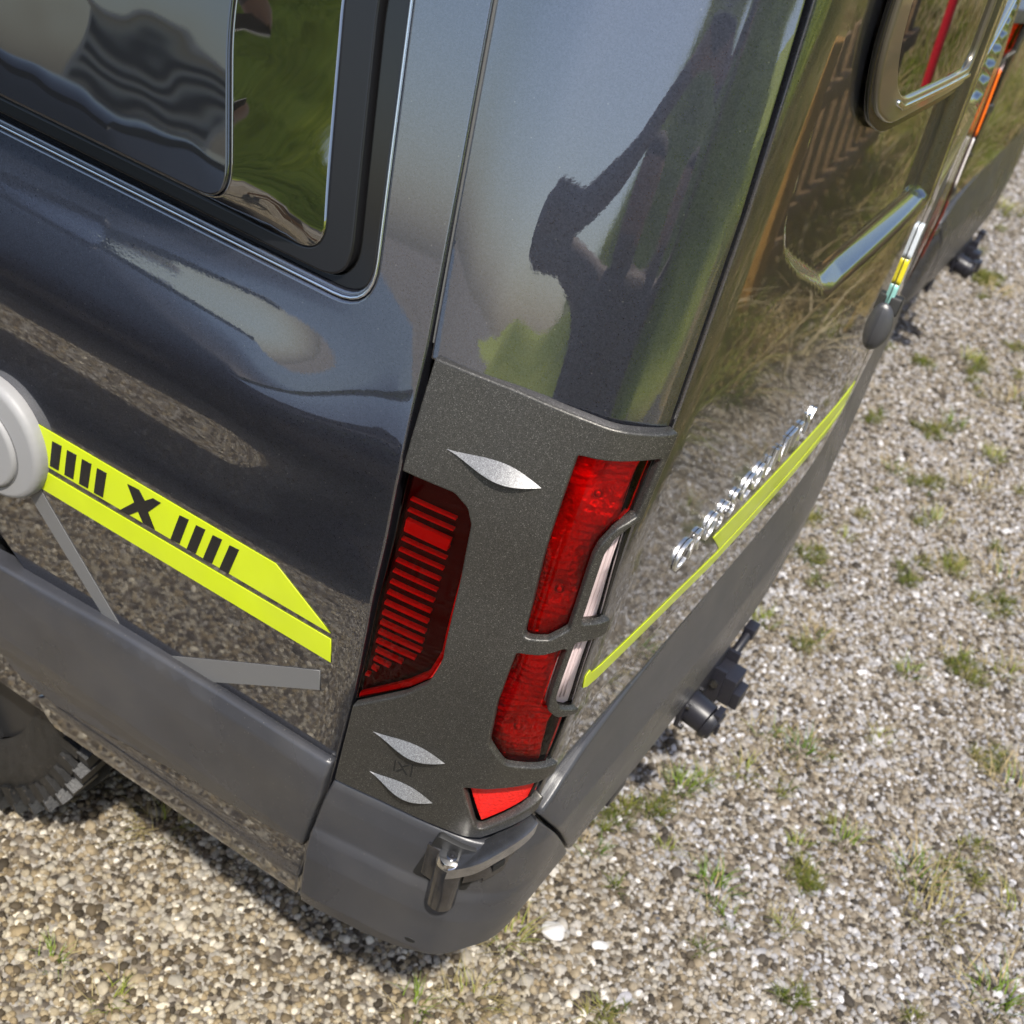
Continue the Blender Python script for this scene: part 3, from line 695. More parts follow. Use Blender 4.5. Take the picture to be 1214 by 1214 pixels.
# ------------------------------------------------------------ rear wheel
def wheel(yc, xo):
    W = empty("wheel", (xo, yc, .37)); W.parent = VAN
    prof = [(.02, .225), (.008, .25), (.0, .285), (.004, .315), (.022, .340), (.045, .350), (.12, .353), (.195, .350), (.218, .340), (.236, .315), (.24, .285), (.232, .25), (.22, .225)]
    n = 72; vv = []; ff = []; k = len(prof)
    for i in range(n):
        a = 2*math.pi*i/n
        for (x, r) in prof: vv.append((x, r*math.cos(a), r*math.sin(a)))
    for i in range(n):
        for j in range(k-1): ff.append([i*k+j, i*k+j+1, ((i+1) % n)*k+j+1, ((i+1) % n)*k+j])
    ty = pyd("tyre", vv, ff, M['tyre'], W, ang=60)
    # tread blocks
    bm = bmesh.new(); nb = 44
    for i in range(nb):
        a = 2*math.pi*i/nb
        for (x, wx, da, sk, ln) in ((.024, .050, 0, .35, .034), (.085, .045, .5, -.5, .030), (.150, .045, 0.1, .5, .030), (.216, .050, .5, -.35, .034)):
            aa = a + da*2*math.pi/nb
            rr = .359 if .05 < x < .2 else .351
            rot = Matrix.Rotation(aa, 3, 'X') @ Matrix.Rotation(sk, 3, 'Z')
            add_box(bm, Matrix.Rotation(aa, 3, 'X') @ Vector((x, 0, rr)), (wx, ln*random.uniform(.9, 1.1), .022), rot)
        for x in (.003, .237):
            add_box(bm, Matrix.Rotation(a, 3, 'X') @ Vector((x, 0, .325)), (.012, .022, .035), Matrix.Rotation(a, 3, 'X'))
    tb = bm_obj("tread_blocks", bm, M['tyre'], W, ang=30); tb["kind"] = "stuff"
    bm = bmesh.new(); add_cyl(bm, (.03, 0, 0), (.22, 0, 0), .228, n=40)
    add_cyl(bm, (.015, 0, 0), (.04, 0, 0), .07, n=24)
    for i in range(6):
        a = math.pi*i/3; add_box(bm, (.022, .14*math.cos(a), .14*math.sin(a)), (.02, .17, .045), Matrix.Rotation(a, 3, 'X'))
    bm_obj("rim", bm, M['rim'], W)
    return W
wheel(1.14, .022)

# ------------------------------------------------------------ tow hitch and socket under the bumper
H = empty("tow_hitch", (.85, .08, .40)); H.parent = VAN
def hb(name, fn, bev=.003, m='hitch'):
    bm = bmesh.new(); fn(bm); bmesh.ops.translate(bm, verts=bm.verts, vec=(-.85, -.08, -.40)); return bm_obj(name, bm, M[m], H, bevel=bev)
hb("cross_tube", lambda bm: add_box(bm, (1.0, .20, .37), (1.5, .06, .06)))
hb("socket_plate", lambda bm: add_box(bm, (.79, .072, .420), (.19, .010, .070)))
def sock(bm):
    add_cyl(bm, (.735, .075, .412), (.731, .028, .406), .031, .029, n=28); add_cyl(bm, (.731, .028, .406), (.730, .016, .403), .034, .031, n=28)
sk = hb("socket", sock, .0015)
hb("socket_cap", lambda bm: (add_cyl(bm, (.730, .0155, .403), (.7295, .010, .402), .030, .027, n=28), add_box(bm, (.730, .014, .432), (.030, .012, .012)), add_box(bm, (.730, .008, .397), (.010, .006, .020))), .001)
for q in ((.705, .433), (.762, .433), (.705, .384), (.762, .384)):
    hb("bolt", lambda bm, q=q: add_cyl(bm, (q[0], .068, q[1]), (q[0], .060, q[1]), .0055, n=6), 0, 'hinge')
hb("hitch_arm", lambda bm: (add_box(bm, (.858, .060, .395), (.052, .075, .060)), add_box(bm, (.858, .018, .380), (.044, .020, .036))))
for xx in (.826, .890): hb("arm_bracket", lambda bm, xx=xx: add_box(bm, (xx, .080, .405), (.008, .07, .075)), .001)
for xx in (.8205, .8965):
    hb("bolt", lambda bm, xx=xx: add_cyl(bm, (xx, .058, .412), (xx + (.006 if xx > .85 else -.006), .058, .412), .009, n=6), 0, 'hinge')
hb("latch_lever", lambda bm: (add_cyl(bm, (.90, .062, .415), (.955, .058, .445), .009, n=14), add_box(bm, (.962, .058, .448), (.032, .022, .024))))
def cable(bm):
    prev = None
    for k in range(17):
        t = k/16; p = Vector((.735 + .125*t, .085 + .012*math.sin(t*6.28), .400 - .030*math.sin(t*3.1416)))
        if prev is not None: add_cyl(bm, prev, p, .0055, n=8)
        prev = p
hb("cable", cable, 0)
hb("side_bracket", lambda bm: (add_box(bm, (.475, .098, .430), (.045, .04, .07)), add_box(bm, (.475, .080, .405), (.060, .010, .03))))

# =================================================================== second van: a copy of the first, farther along
def copy_tree(o, parent=None):
    c = o.copy(); COL.objects.link(c)
    if parent is not None: c.parent = parent
    for ch in list(o.children):
        if ch.name.split('.')[0] in ("neon_stripe", "letter", "stripe_bar", "x_mark", "grey_band"): continue     # the second van carries no decals in view
        copy_tree(ch, c)
    return c
VAN2 = copy_tree(VAN); VAN2.location = (2.5, .21, 0)
VAN2["label"] = "second dark grey van parked beyond, only its rear bumper and hitch in sight"

# =================================================================== ground
def gravel_mat():
    m = bpy.data.materials.new("gravel_ground"); m.use_nodes = True; nt = m.node_tree; b = nt.nodes["Principled BSDF"]
    tc = _node(nt, "ShaderNodeTexCoord"); v = _node(nt, "ShaderNodeTexVoronoi"); v.inputs["Scale"].default_value = 75
    nt.links.new(tc.outputs["Object"], v.inputs["Vector"])
    cr = _node(nt, "ShaderNodeValToRGB"); e = cr.color_ramp.elements
    e[0].position = 0; e[0].color = (.07, .055, .04, 1); e[1].position = 1; e[1].color = (.38, .35, .30, 1)
    x = e.new(.45); x.color = (.20, .165, .12, 1)
    sp = _node(nt, "ShaderNodeSeparateColor"); nt.links.new(v.outputs["Color"], sp.inputs[0]); nt.links.new(sp.outputs[0], cr.inputs[0])
    ns = _node(nt, "ShaderNodeTexNoise"); ns.inputs["Scale"].default_value = 1.3; nt.links.new(tc.outputs["Object"], ns.inputs["Vector"])
    mr = _node(nt, "ShaderNodeMapRange"); mr.inputs[1].default_value = .35; mr.inputs[2].default_value = .7; mr.inputs[3].default_value = .75; mr.inputs[4].default_value = 1.1
    nt.links.new(ns.outputs[0], mr.inputs[0])
    mx = _node(nt, "ShaderNodeMix", data_type='RGBA', blend_type='MULTIPLY'); mx.inputs[0].default_value = 1
    nt.links.new(cr.outputs[0], mx.inputs[6]); nt.links.new(mr.outputs[0], mx.inputs[7]); nt.links.new(mx.outputs[2], b.inputs["Base Color"])
    bp = _node(nt, "ShaderNodeBump"); bp.invert = True; bp.inputs["Distance"].default_value = .01; bp.inputs["Strength"].default_value = 1
    nt.links.new(v.outputs["Distance"], bp.inputs["Height"]); nt.links.new(bp.outputs[0], b.inputs["Normal"])
    b.inputs["Roughness"].default_value = .9
    return m
def meadow_edge(x):     # gravel ends here towards the rear
    return float(np.interp(x, [-60, -4, -1, 1.0, 1.6, 2.4, 4.0, 6.0, 9.0, 60], [-9, -7.5, -3.6, -1.1, -.72, -.48, -.18, .25, .9, 7]))
def terrain_h(x, y):
    d = meadow_edge(x) - y
    w = min(-32.0 - x, 30) if y < 30 else 0          # field to the left of the yard, level
    d = max(d, 0)
    h = min(d*.10, .5) + max(0, d - 4)*.30
    bank = 15.0*math.exp(-((x + 15.5)**2 + (y + 9.6)**2)/30.0)          # grassy knoll
    h += bank; d = max(d, w, bank*9 if bank > .5 else 0)
    h = min(h, 16) + .12*math.sin(x*.7 + y*.4)*min(1, d/4) + .05*math.sin(x*2.3 - y*1.7)*min(1, d/2)
    return h, d
def soil_mat():
    m = bpy.data.materials.new("meadow"); m.use_nodes = True; nt = m.node_tree; b = nt.nodes["Principled BSDF"]
    tc = _node(nt, "ShaderNodeTexCoord"); at = _node(nt, "ShaderNodeAttribute"); at.attribute_name = "far"
    n1 = _node(nt, "ShaderNodeTexNoise"); n1.inputs["Scale"].default_value = 1.1; n1.inputs["Detail"].default_value = 8; n1.inputs["Roughness"].default_value = .7
    nt.links.new(tc.outputs["Object"], n1.inputs["Vector"])
    dry = _node(nt, "ShaderNodeValToRGB"); e = dry.color_ramp.elements
    e[0].position = .32; e[0].color = (.09, .095, .022, 1); e[1].position = .68; e[1].color = (.38, .27, .13, 1)
    grn = _node(nt, "ShaderNodeValToRGB"); e = grn.color_ramp.elements
    e[0].position = .3; e[0].color = (.20, .26, .02, 1); e[1].position = .72; e[1].color = (.46, .48, .08, 1)
    nt.links.new(n1.outputs[0], dry.inputs[0]); nt.links.new(n1.outputs[0], grn.inputs[0])
    mx = _node(nt, "ShaderNodeMix", data_type='RGBA'); nt.links.new(at.outputs["Fac"], mx.inputs[0])
    nt.links.new(dry.outputs[0], mx.inputs[6]); nt.links.new(grn.outputs[0], mx.inputs[7]); nt.links.new(mx.outputs[2], b.inputs["Base Color"])
    b.inputs["Roughness"].default_value = .95; b.inputs["Specular IOR Level"].default_value = .15
    return m
xs = np.unique(np.concatenate([np.linspace(-400, -30, 14), np.linspace(-30, 30, 121), np.linspace(30, 400, 14)]))
ys = np.unique(np.concatenate([np.linspace(-400, -30, 14), np.linspace(-30, 12, 141), np.linspace(12, 400, 16)]))
V = []; F = []; att = []
for x in xs:
    for y in ys:
        h, d = terrain_h(x, y)
        V.append((x, y, h if d > .0 else 0.0)); att.append(min(1, max(0, (d - 4.5)/2.5)))
n = len(ys)
for i in range(len(xs)-1):
    for j in range(n-1): F.append([i*n+j, (i+1)*n+j, (i+1)*n+j+1, i*n+j+1])
TER = pyd("ground", V, F, None, None, ang=80); TER["kind"] = "structure"
TER.data.materials.append(gravel_mat()); TER.data.materials.append(soil_mat())
a = TER.data.attributes.new("far", 'FLOAT', 'POINT'); a.data.foreach_set("value", att)
dd = np.array([terrain_h(v[0], v[1])[1] for v in V])
mi = [1 if min(dd[k] for k in f) > .02 else 0 for f in F]
TER.data.polygons.foreach_set("material_index", mi)

# ------------------------------------------------------------ scatter helper (geometry nodes)
def scatter(name, base_me, protos, density, smin, smax, seed, tilt, kind_mat=None, dens_attr=None):
    pc = bpy.data.collections.new(name + "_pieces")
    for p in protos: pc.objects.link(p)
    ng = bpy.data.node_groups.new(name + "_nodes", 'GeometryNodeTree')
    ng.interface.new_socket("Geometry", in_out='INPUT', socket_type='NodeSocketGeometry')
    ng.interface.new_socket("Geometry", in_out='OUTPUT', socket_type='NodeSocketGeometry')
    gi = ng.nodes.new("NodeGroupInput"); go = ng.nodes.new("NodeGroupOutput")
    dp = ng.nodes.new("GeometryNodeDistributePointsOnFaces"); dp.inputs["Density"].default_value = density; dp.inputs["Seed"].default_value = seed
    ci = ng.nodes.new("GeometryNodeCollectionInfo"); ci.inputs[0].default_value = pc; ci.inputs["Separate Children"].default_value = True; ci.inputs["Reset Children"].default_value = True
    ip = ng.nodes.new("GeometryNodeInstanceOnPoints"); ip.inputs["Pick Instance"].default_value = True
    rr = ng.nodes.new("FunctionNodeRandomValue"); rr.data_type = 'FLOAT_VECTOR'
    rr.inputs[0].default_value = (-tilt, -tilt, 0); rr.inputs[1].default_value = (tilt, tilt, 6.283)
    rs = ng.nodes.new("FunctionNodeRandomValue"); rs.data_type = 'FLOAT'; rs.inputs[2].default_value = smin; rs.inputs[3].default_value = smax; rs.inputs[8].default_value = 5
    L = ng.links.new
    L(gi.outputs[0], dp.inputs[0]); L(dp.outputs[0], ip.inputs[0]); L(ci.outputs[0], ip.inputs["Instance"])
    L(rr.outputs[0], ip.inputs["Rotation"]); L(rs.outputs[1], ip.inputs["Scale"]); L(ip.outputs[0], go.inputs[0])
    if dens_attr:
        na = ng.nodes.new("GeometryNodeInputNamedAttribute"); na.data_type = 'FLOAT'; na.inputs[0].default_value = dens_attr
        L(na.outputs[0], dp.inputs["Density"])
    o = bpy.data.objects.new(name, base_me); COL.objects.link(o)
    md = o.modifiers.new("scatter", 'NODES'); md.node_group = ng
    return o
def inst_mat(name, stops, rough=.75, spec=.3, noise=True, leaf=0.):
    m = bpy.data.materials.new(name); m.use_nodes = True; nt = m.node_tree; b = nt.nodes["Principled BSDF"]
    oi = _node(nt, "ShaderNodeObjectInfo"); cr = _node(nt, "ShaderNodeValToRGB"); cr.color_ramp.interpolation = 'LINEAR'
    e = cr.color_ramp.elements
    e[0].position = stops[0][0]; e[0].color = (*stops[0][1], 1); e[1].position = stops[-1][0]; e[1].color = (*stops[-1][1], 1)
    for p, c in stops[1:-1]: q = e.new(p); q.color = (*c, 1)
    nt.links.new(oi.outputs["Random"], cr.inputs[0])
    if noise:
        tc = _node(nt, "ShaderNodeTexCoord"); ns = _node(nt, "ShaderNodeTexNoise"); ns.inputs["Scale"].default_value = 1.6; ns.inputs["Detail"].default_value = 4
        nt.links.new(tc.outputs["Object"], ns.inputs["Vector"])
        mr = _node(nt, "ShaderNodeMapRange"); mr.inputs[1].default_value = .3; mr.inputs[2].default_value = .7; mr.inputs[3].default_value = .75; mr.inputs[4].default_value = 1.2
        nt.links.new(ns.outputs[0], mr.inputs[0])
        mx = _node(nt, "ShaderNodeMix", data_type='RGBA', blend_type='MULTIPLY'); mx.inputs[0].default_value = 1
        nt.links.new(cr.outputs[0], mx.inputs[6]); nt.links.new(mr.outputs[0], mx.inputs[7])
        # sandier gravel beside the van, greyer behind it, in loose drifts
        ge = _node(nt, "ShaderNodeNewGeometry"); n2 = _node(nt, "ShaderNodeTexNoise"); n2.inputs["Scale"].default_value = 1.7; n2.inputs["Detail"].default_value = 3
        nt.links.new(ge.outputs["Position"], n2.inputs["Vector"])
        sx = _node(nt, "ShaderNodeSeparateXYZ"); nt.links.new(ge.outputs["Position"], sx.inputs[0])
        ad = _node(nt, "ShaderNodeMath", operation='MULTIPLY_ADD'); ad.inputs[1].default_value = 1.6; nt.links.new(n2.outputs[0], ad.inputs[0]); nt.links.new(sx.outputs[0], ad.inputs[2])
        m3 = _node(nt, "ShaderNodeMapRange"); m3.inputs[1].default_value = .75; m3.inputs[2].default_value = 1.7; nt.links.new(ad.outputs[0], m3.inputs[0])
        tn = _node(nt, "ShaderNodeMix", data_type='RGBA'); tn.inputs[6].default_value = (1.08, .98, .76, 1); tn.inputs[7].default_value = (.98, .98, 1.02, 1); nt.links.new(m3.outputs[0], tn.inputs[0])
        m4 = _node(nt, "ShaderNodeMix", data_type='RGBA', blend_type='MULTIPLY'); m4.inputs[0].default_value = 1
        nt.links.new(mx.outputs[2], m4.inputs[6]); nt.links.new(tn.outputs[2], m4.inputs[7]); nt.links.new(m4.outputs[2], b.inputs["Base Color"])
    else: nt.links.new(cr.outputs[0], b.inputs["Base Color"])
    b.inputs["Roughness"].default_value = rough; b.inputs["Specular IOR Level"].default_value = spec
    if leaf:
        tl = _node(nt, "ShaderNodeBsdfTranslucent"); ms = _node(nt, "ShaderNodeMixShader"); ms.inputs[0].default_value = leaf
        nt.links.new(cr.outputs[0], tl.inputs[0]); nt.links.new(b.outputs[0], ms.inputs[1]); nt.links.new(tl.outputs[0], ms.inputs[2])
        nt.links.new(ms.outputs[0], nt.nodes["Material Output"].inputs[0])
    return m
PEB = inst_mat("pebbles", [(0, (.032, .027, .022)), (.18, (.10, .082, .060)), (.4, (.24, .20, .142)), (.6, (.29, .268, .232)), (.78, (.27, .266, .268)), (.93, (.39, .375, .355)), (1, (.60, .59, .58))])
def pebble(seed, sub=2):
    rnd = random.Random(seed); bm = bmesh.new(); bmesh.ops.create_icosphere(bm, subdivisions=sub, radius=1)
    ph = [Vector((rnd.uniform(-1, 1), rnd.uniform(-1, 1), rnd.uniform(-1, 1))).normalized() for _ in range(7)]
    cut = [rnd.uniform(.55, .95) for _ in ph]
    for v in bm.verts:
        for p, c in zip(ph, cut):
            d = v.co.dot(p)
            if d > c: v.co -= p*(d - c)*.8
    sc = Vector((rnd.uniform(.8, 1.25), rnd.uniform(.65, 1.0), rnd.uniform(.45, .8)))
    for v in bm.verts: v.co = Vector((v.co.x*sc.x, v.co.y*sc.y, v.co.z*sc.z))
    me = bpy.data.meshes.new("pebble"); bm.to_mesh(me); bm.free(); smooth(me, 50); me.materials.append(PEB)
    return bpy.data.objects.new("pebble", me)
def sheet(name, poly, z=.001):
    me = bpy.data.meshes.new(name); me.from_pydata([(x, y, z) for x, y in poly], [], [list(range(len(poly)))]); me.update(); return me
near = sheet("near_gravel", [(-.9, -1.0), (.9, -1.15), (1.3, -1.25), (2.4, -.47), (2.9, -.40), (2.9, .75), (1.6, 1.2), (.4, 1.9), (-.9, 1.9)])
g1 = scatter("gravel", near, [pebble(k) for k in range(9)], 14000, .0028, .0095, 3, .5); g1["kind"] = "stuff"
tag(g1, "loose mixed gravel around and behind the vans", "gravel")
g0 = scatter("gravel", near.copy(), [pebble(k + 60) for k in range(6)], 260, .009, .0165, 13, .4); g0["kind"] = "stuff"
tag(g0, "scattered coarser pebbles among the finer gravel", "gravel")
farm = sheet("far_gravel", [(2.9, -.40), (4, -.18), (6, .25), (9, .9), (11, 1.5), (11, 2.2), (5, 1.5), (2.9, .75)])
g2 = scatter("gravel", farm, [pebble(k + 20, 1) for k in range(6)], 5500, .006, .012, 4, .5); g2["kind"] = "stuff"
tag(g2, "gravel stretching away past the second van", "gravel")
leftm = sheet("side_gravel", [(-.9, -1.6), (-.9, 4.5), (-4.5, 4.5), (-4.5, -2.5)])
g3 = scatter("gravel", leftm, [pebble(k + 40, 1) for k in range(6)], 3500, .006, .012, 5, .5); g3["kind"] = "stuff"
tag(g3, "gravel yard beside the van, mirrored in its side", "gravel")

# ------------------------------------------------------------ loose larger stones in view
STONE = mat("pale_stone", (.55, .54, .53), rough=.7, var=.18, vscale=30, bump=.25, bscale=60)
STONE2 = mat("dark_stone", (.06, .06, .07), rough=.7, var=.2, vscale=30)
def stone(x, y, r, m, label, seed, flat=.5):
    o = pebble(seed, 3); me = o.data; me.materials.clear(); me.materials.append(m)
    o.name = "stone"; COL.objects.link(o); o.scale = (r*1.1, r, r*flat); o.location = (x, y, r*flat*.45); o.rotation_euler = (0, 0, seed*1.7)
    tag(o, label, "stone", "larger stones on the gravel")

stone(.480, .098, .0230, STONE, "white oval stone just behind the bumper corner", 3)
stone(.508, .016, .0170, STONE, "small white angular stone right of the white oval stone", 5)
stone(.441, -.068, .0165, mat("grey_stone", (.36, .35, .37), rough=.7, var=.2, vscale=30), "grey stone low in the frame below the two white stones", 9)
stone(.637, -.037, .0100, STONE2, "small black stone right of the white stones", 11)
stone(1.02, .19, .022, mat("buff_stone", (.42, .38, .31), rough=.7, var=.2, vscale=30), "buff stone beneath the bumper near the hitch", 12)

# ------------------------------------------------------------ grass tufts in the gravel
GREEN = inst_mat("tuft_green", [(0, (.075, .14, .012)), (.5, (.15, .20, .02)), (1, (.24, .25, .045))], rough=.6, noise=False)
DRY = inst_mat("tuft_dry", [(0, (.30, .23, .11)), (.5, (.40, .32, .17)), (1, (.24, .20, .08))], rough=.7, noise=False)
def blades(bm, n, spread, ln, wid, rnd, lean, mi):
    for _ in range(n):
        a = rnd.uniform(0, 6.283); r = spread*math.sqrt(rnd.random())
        x, y = r*math.cos(a), r*math.sin(a); b = a + rnd.uniform(-1.2, 1.2)
        l = ln*rnd.uniform(.5, 1.1); k = lean*rnd.uniform(.4, 1.2)
        dx, dy = math.cos(b), math.sin(b); wx, wy = -dy*wid, dx*wid; pv = None
        for q in range(4):
            t = q/3; o = l*k*t*t; z = l*t*(1 - .35*k*t)
            w = 1 - t*.9
            c = (x + dx*o, y + dy*o, z)
            e = (bm.verts.new((c[0]-wx*w, c[1]-wy*w, c[2])), bm.verts.new((c[0]+wx*w, c[1]+wy*w, c[2])))
            if pv:
                f = bm.faces.new((pv[0], pv[1], e[1], e[0])); f.material_index = mi; f.smooth = True
            pv = e
tuft_me = []
for k in range(6):
    rnd = random.Random(100 + k); bm = bmesh.new()
    g, d = [(46, 8), (30, 24), (10, 48), (60, 14), (24, 10), (36, 36)][k]
    blades(bm, g, .028, .045, .0012, rnd, .9, 0); blades(bm, d, .045, .055, .0010, rnd, 1.3, 1)
    me = bpy.data.meshes.new("grass_tuft"); bm.to_mesh(me); bm.free(); me.materials.append(GREEN); me.materials.append(DRY); tuft_me.append(me)
def place_tuft(x, y, k, sc, label):
    o = bpy.data.objects.new("grass_tuft", tuft_me[k]); COL.objects.link(o); o.location = (x, y, 0.004); o.scale = (sc*1.35, sc*1.35, sc*1.2); o.rotation_euler = (0, 0, x*37 + y*11)
    tag(o, label, "grass tuft", "grass tufts growing through the gravel")
TUFT_LIST = [
 (0.683, 0.133, 4, 0.70, "small sparse green grass tuft, bottom centre of the gravel"),
 (0.417, 0.162, 5, 1.00, "olive half-dry grass tuft, bottom centre of the gravel"),
 (0.765, -0.097, 0, 1.00, "bright green grass tuft, bottom right of centre of the gravel"),
 (0.953, 0.068, 3, 0.80, "dense green grass tuft, lower right of centre of the gravel"),
 (0.995, 0.038, 0, 0.70, "bright green grass tuft, lower right of centre of the gravel"),
 (1.232, -0.009, 4, 0.80, "small sparse green grass tuft, lower right of centre of the gravel"),
 (1.231, -0.092, 5, 0.90, "olive half-dry grass tuft, lower right of centre of the gravel"),
 (1.058, -0.266, 1, 0.80, "mixed green and straw grass tuft, lower right of the gravel"),
 (0.979, -0.192, 0, 0.60, "bright green grass tuft, bottom right of centre of the gravel, the farther one"),
 (1.621, 0.017, 2, 0.80, "dry straw-coloured grass tuft, middle right of the gravel"),
 (2.988, 0.048, 0, 0.90, "bright green grass tuft, upper far right of the gravel"),
 (2.884, -0.108, 3, 0.90, "dense green grass tuft, upper far right of the gravel"),
 (1.078, -0.417, 5, 1.10, "olive half-dry grass tuft, bottom right of the gravel"),
 (1.002, -0.467, 2, 1.10, "dry straw-coloured grass tuft, bottom right of the gravel"),
 (4.176, 0.211, 2, 1.00, "dry straw-coloured grass tuft, upper far right of the gravel"),
 (2.269, -0.316, 2, 1.20, "dry straw-coloured grass tuft, middle far right of the gravel"),
 (1.476, -0.533, 2, 1.10, "dry straw-coloured grass tuft, lower far right of the gravel"),
 (0.885, -0.628, 5, 1.20, "olive half-dry grass tuft, bottom far right of the gravel"),
 (1.828, -0.284, 4, 0.80, "small sparse green grass tuft, middle far right of the gravel"),
 (-0.108, 0.594, 4, 0.70, "small sparse green grass tuft, bottom left edge of the gravel"),
 (0.193, 0.208, 4, 0.80, "small sparse green grass tuft, bottom centre of the gravel, the farther one"),
 (0.195, 0.767, 2, 0.90, "dry straw-coloured grass tuft, lower left of the gravel"),
 (-0.114, 0.716, 4, 0.70, "small sparse green grass tuft, bottom left edge of the gravel, the farther one"),
 (1.585, 0.139, 0, 0.80, "bright green grass tuft, middle right of centre of the gravel"),
 (0.718, -0.145, 4, 0.70, "small sparse green grass tuft, bottom right of centre of the gravel"),
 (2.387, -0.073, 1, 0.90, "mixed green and straw grass tuft, middle far right of the gravel"),
 (1.397, -0.226, 4, 0.70, "small sparse green grass tuft, lower right of the gravel"),
 (1.085, -0.021, 1, 0.80, "mixed green and straw grass tuft, lower right of centre of the gravel"),
 (2.089, 0.107, 4, 0.70, "small sparse green grass tuft, middle right of the gravel"),
 (1.675, -0.209, 0, 0.80, "bright green grass tuft, middle right of the gravel"),
 (3.492, 0.129, 1, 1.00, "mixed green and straw grass tuft, upper far right of the gravel"),
 (1.864, -0.406, 1, 0.90, "mixed green and straw grass tuft, middle far right of the gravel, the farther one"),
 (0.270, 0.139, 2, 0.80, "dry straw-coloured grass tuft, bottom centre of the gravel"),
 (5.171, 0.427, 5, 1.20, "olive half-dry grass tuft, upper far right of the gravel"),
 (2.547, 0.109, 1, 0.80, "mixed green and straw grass tuft, upper right of the gravel"),
 (2.183, -0.182, 5, 0.80, "olive half-dry grass tuft, middle far right of the gravel"),
 (0.778, -0.245, 1, 0.60, "mixed green and straw grass tuft, bottom right of centre of the gravel"),
 (0.786, 0.016, 4, 0.60, "small sparse green grass tuft, bottom right of centre of the gravel, the farther one"),
 (3.328, -0.082, 2, 1.30, "dry straw-coloured grass tuft, upper far right of the gravel, the farther one"),
 (2.653, -0.102, 2, 1.00, "dry straw-coloured grass tuft, middle far right of the gravel, the farther one"),
 (1.125, -0.627, 1, 1.10, "mixed green and straw grass tuft, bottom far right of the gravel"),
]
for t in TUFT_LIST: place_tuft(*t)

# ------------------------------------------------------------ low moss and weeds in loose patches
rm = random.Random(5); V = []; F = []
for _ in range(150):
    x = rm.uniform(.3, 5.5); y0_ = -.75 + .17*x; y = rm.uniform(y0_, .55 + .1*x) if rm.random() < .85 else rm.uniform(.4, 1.0)
    if .15 < y < 5 and x < 2.0 and rm.random() < .6: continue
    r = rm.uniform(.012, .05)*(1 + .12*x); k = 9; b0 = len(V); ph_ = rm.uniform(0, 6)
    V += [(x + r*math.cos(a*6.283/k)*(1 + .5*math.sin(a*2.1 + ph_)), y + r*.7*math.sin(a*6.283/k)*(1 + .5*math.cos(a*1.3 + ph_)), .004) for a in range(k)]
    F.append(list(range(b0, b0 + k)))
me = bpy.data.meshes.new("moss_patches"); me.from_pydata(V, [], F); me.update()
MOSS = inst_mat("moss_blades", [(0, (.07, .10, .012)), (.5, (.15, .17, .025)), (.8, (.22, .21, .05)), (1, (.34, .28, .12))], rough=.7, noise=False, leaf=.3)
def mossb(seed):
    rnd = random.Random(seed); bm = bmesh.new(); blades(bm, 12, .009, .022, .0011, rnd, 1.2, 0)
    m_ = bpy.data.meshes.new("moss_blade"); bm.to_mesh(m_); bm.free(); m_.materials.append(MOSS); return bpy.data.objects.new("moss_blade", m_)
mo = scatter("moss", me, [mossb(k) for k in range(4)], 3500, .6, 1.5, 11, .3); mo["kind"] = "stuff"
tag(mo, "low olive moss and weeds in patches between the pebbles", "moss")

# ------------------------------------------------------------ tall meadow grass (mirrored in the rear doors)
TALL = inst_mat("meadow_grass", [(0, (.09, .13, .018)), (.3, (.22, .25, .04)), (.5, (.40, .30, .13)), (.8, (.56, .43, .24)), (1, (.70, .60, .40))], rough=.8, spec=.1, noise=False, leaf=.5)
LUSH = inst_mat("lush_grass", [(0, (.14, .22, .018)), (.5, (.28, .34, .035)), (1, (.46, .48, .08))], rough=.8, spec=.1, noise=False, leaf=.5)
def tall(seed, n, spread, ln, m):
    rnd = random.Random(seed); bm = bmesh.new(); blades(bm, n, spread, ln, .006, rnd, 1.15, 0)
    me = bpy.data.meshes.new("grass_clump"); bm.to_mesh(me); bm.free(); me.materials.append(m); return bpy.data.objects.new("grass_clump", me)
def meadow_sheet(name, x0, x1, d0, d1, st):
    V = []; F = []; X = np.arange(x0, x1, st); D = np.arange(d0, d1, st)
    for x in X:
        for d in D:
            y = meadow_edge(x) - d; V.append((x, y, terrain_h(x, y)[0]))
    n = len(D)
    for i in range(len(X)-1):
        for j in range(n-1): F.append([i*n+j, (i+1)*n+j, (i+1)*n+j+1, i*n+j+1])
    me = bpy.data.meshes.new(name); me.from_pydata(V, [], F); me.update(); return me
mg = scatter("meadow_grass", meadow_sheet("meadow_near", -3, 16, .12, 5.5, .4), [tall(k, 22, .10, .27, TALL) for k in range(5)] + [tall(9, 22, .08, .22, LUSH)], 75, .6, 1.25, 8, .1)
mg["kind"] = "stuff"; tag(mg, "tall dry meadow grass behind the vans", "grass")
mg2 = scatter("meadow_grass", meadow_sheet("meadow_far", -14, 20, 5.2, 14, .5), [tall(k + 30, 20, .14, .28, LUSH) for k in range(4)], 16, .8, 1.5, 9, .1)
mg2["kind"] = "stuff"; tag(mg2, "bright green meadow rising behind the dry grass", "grass")

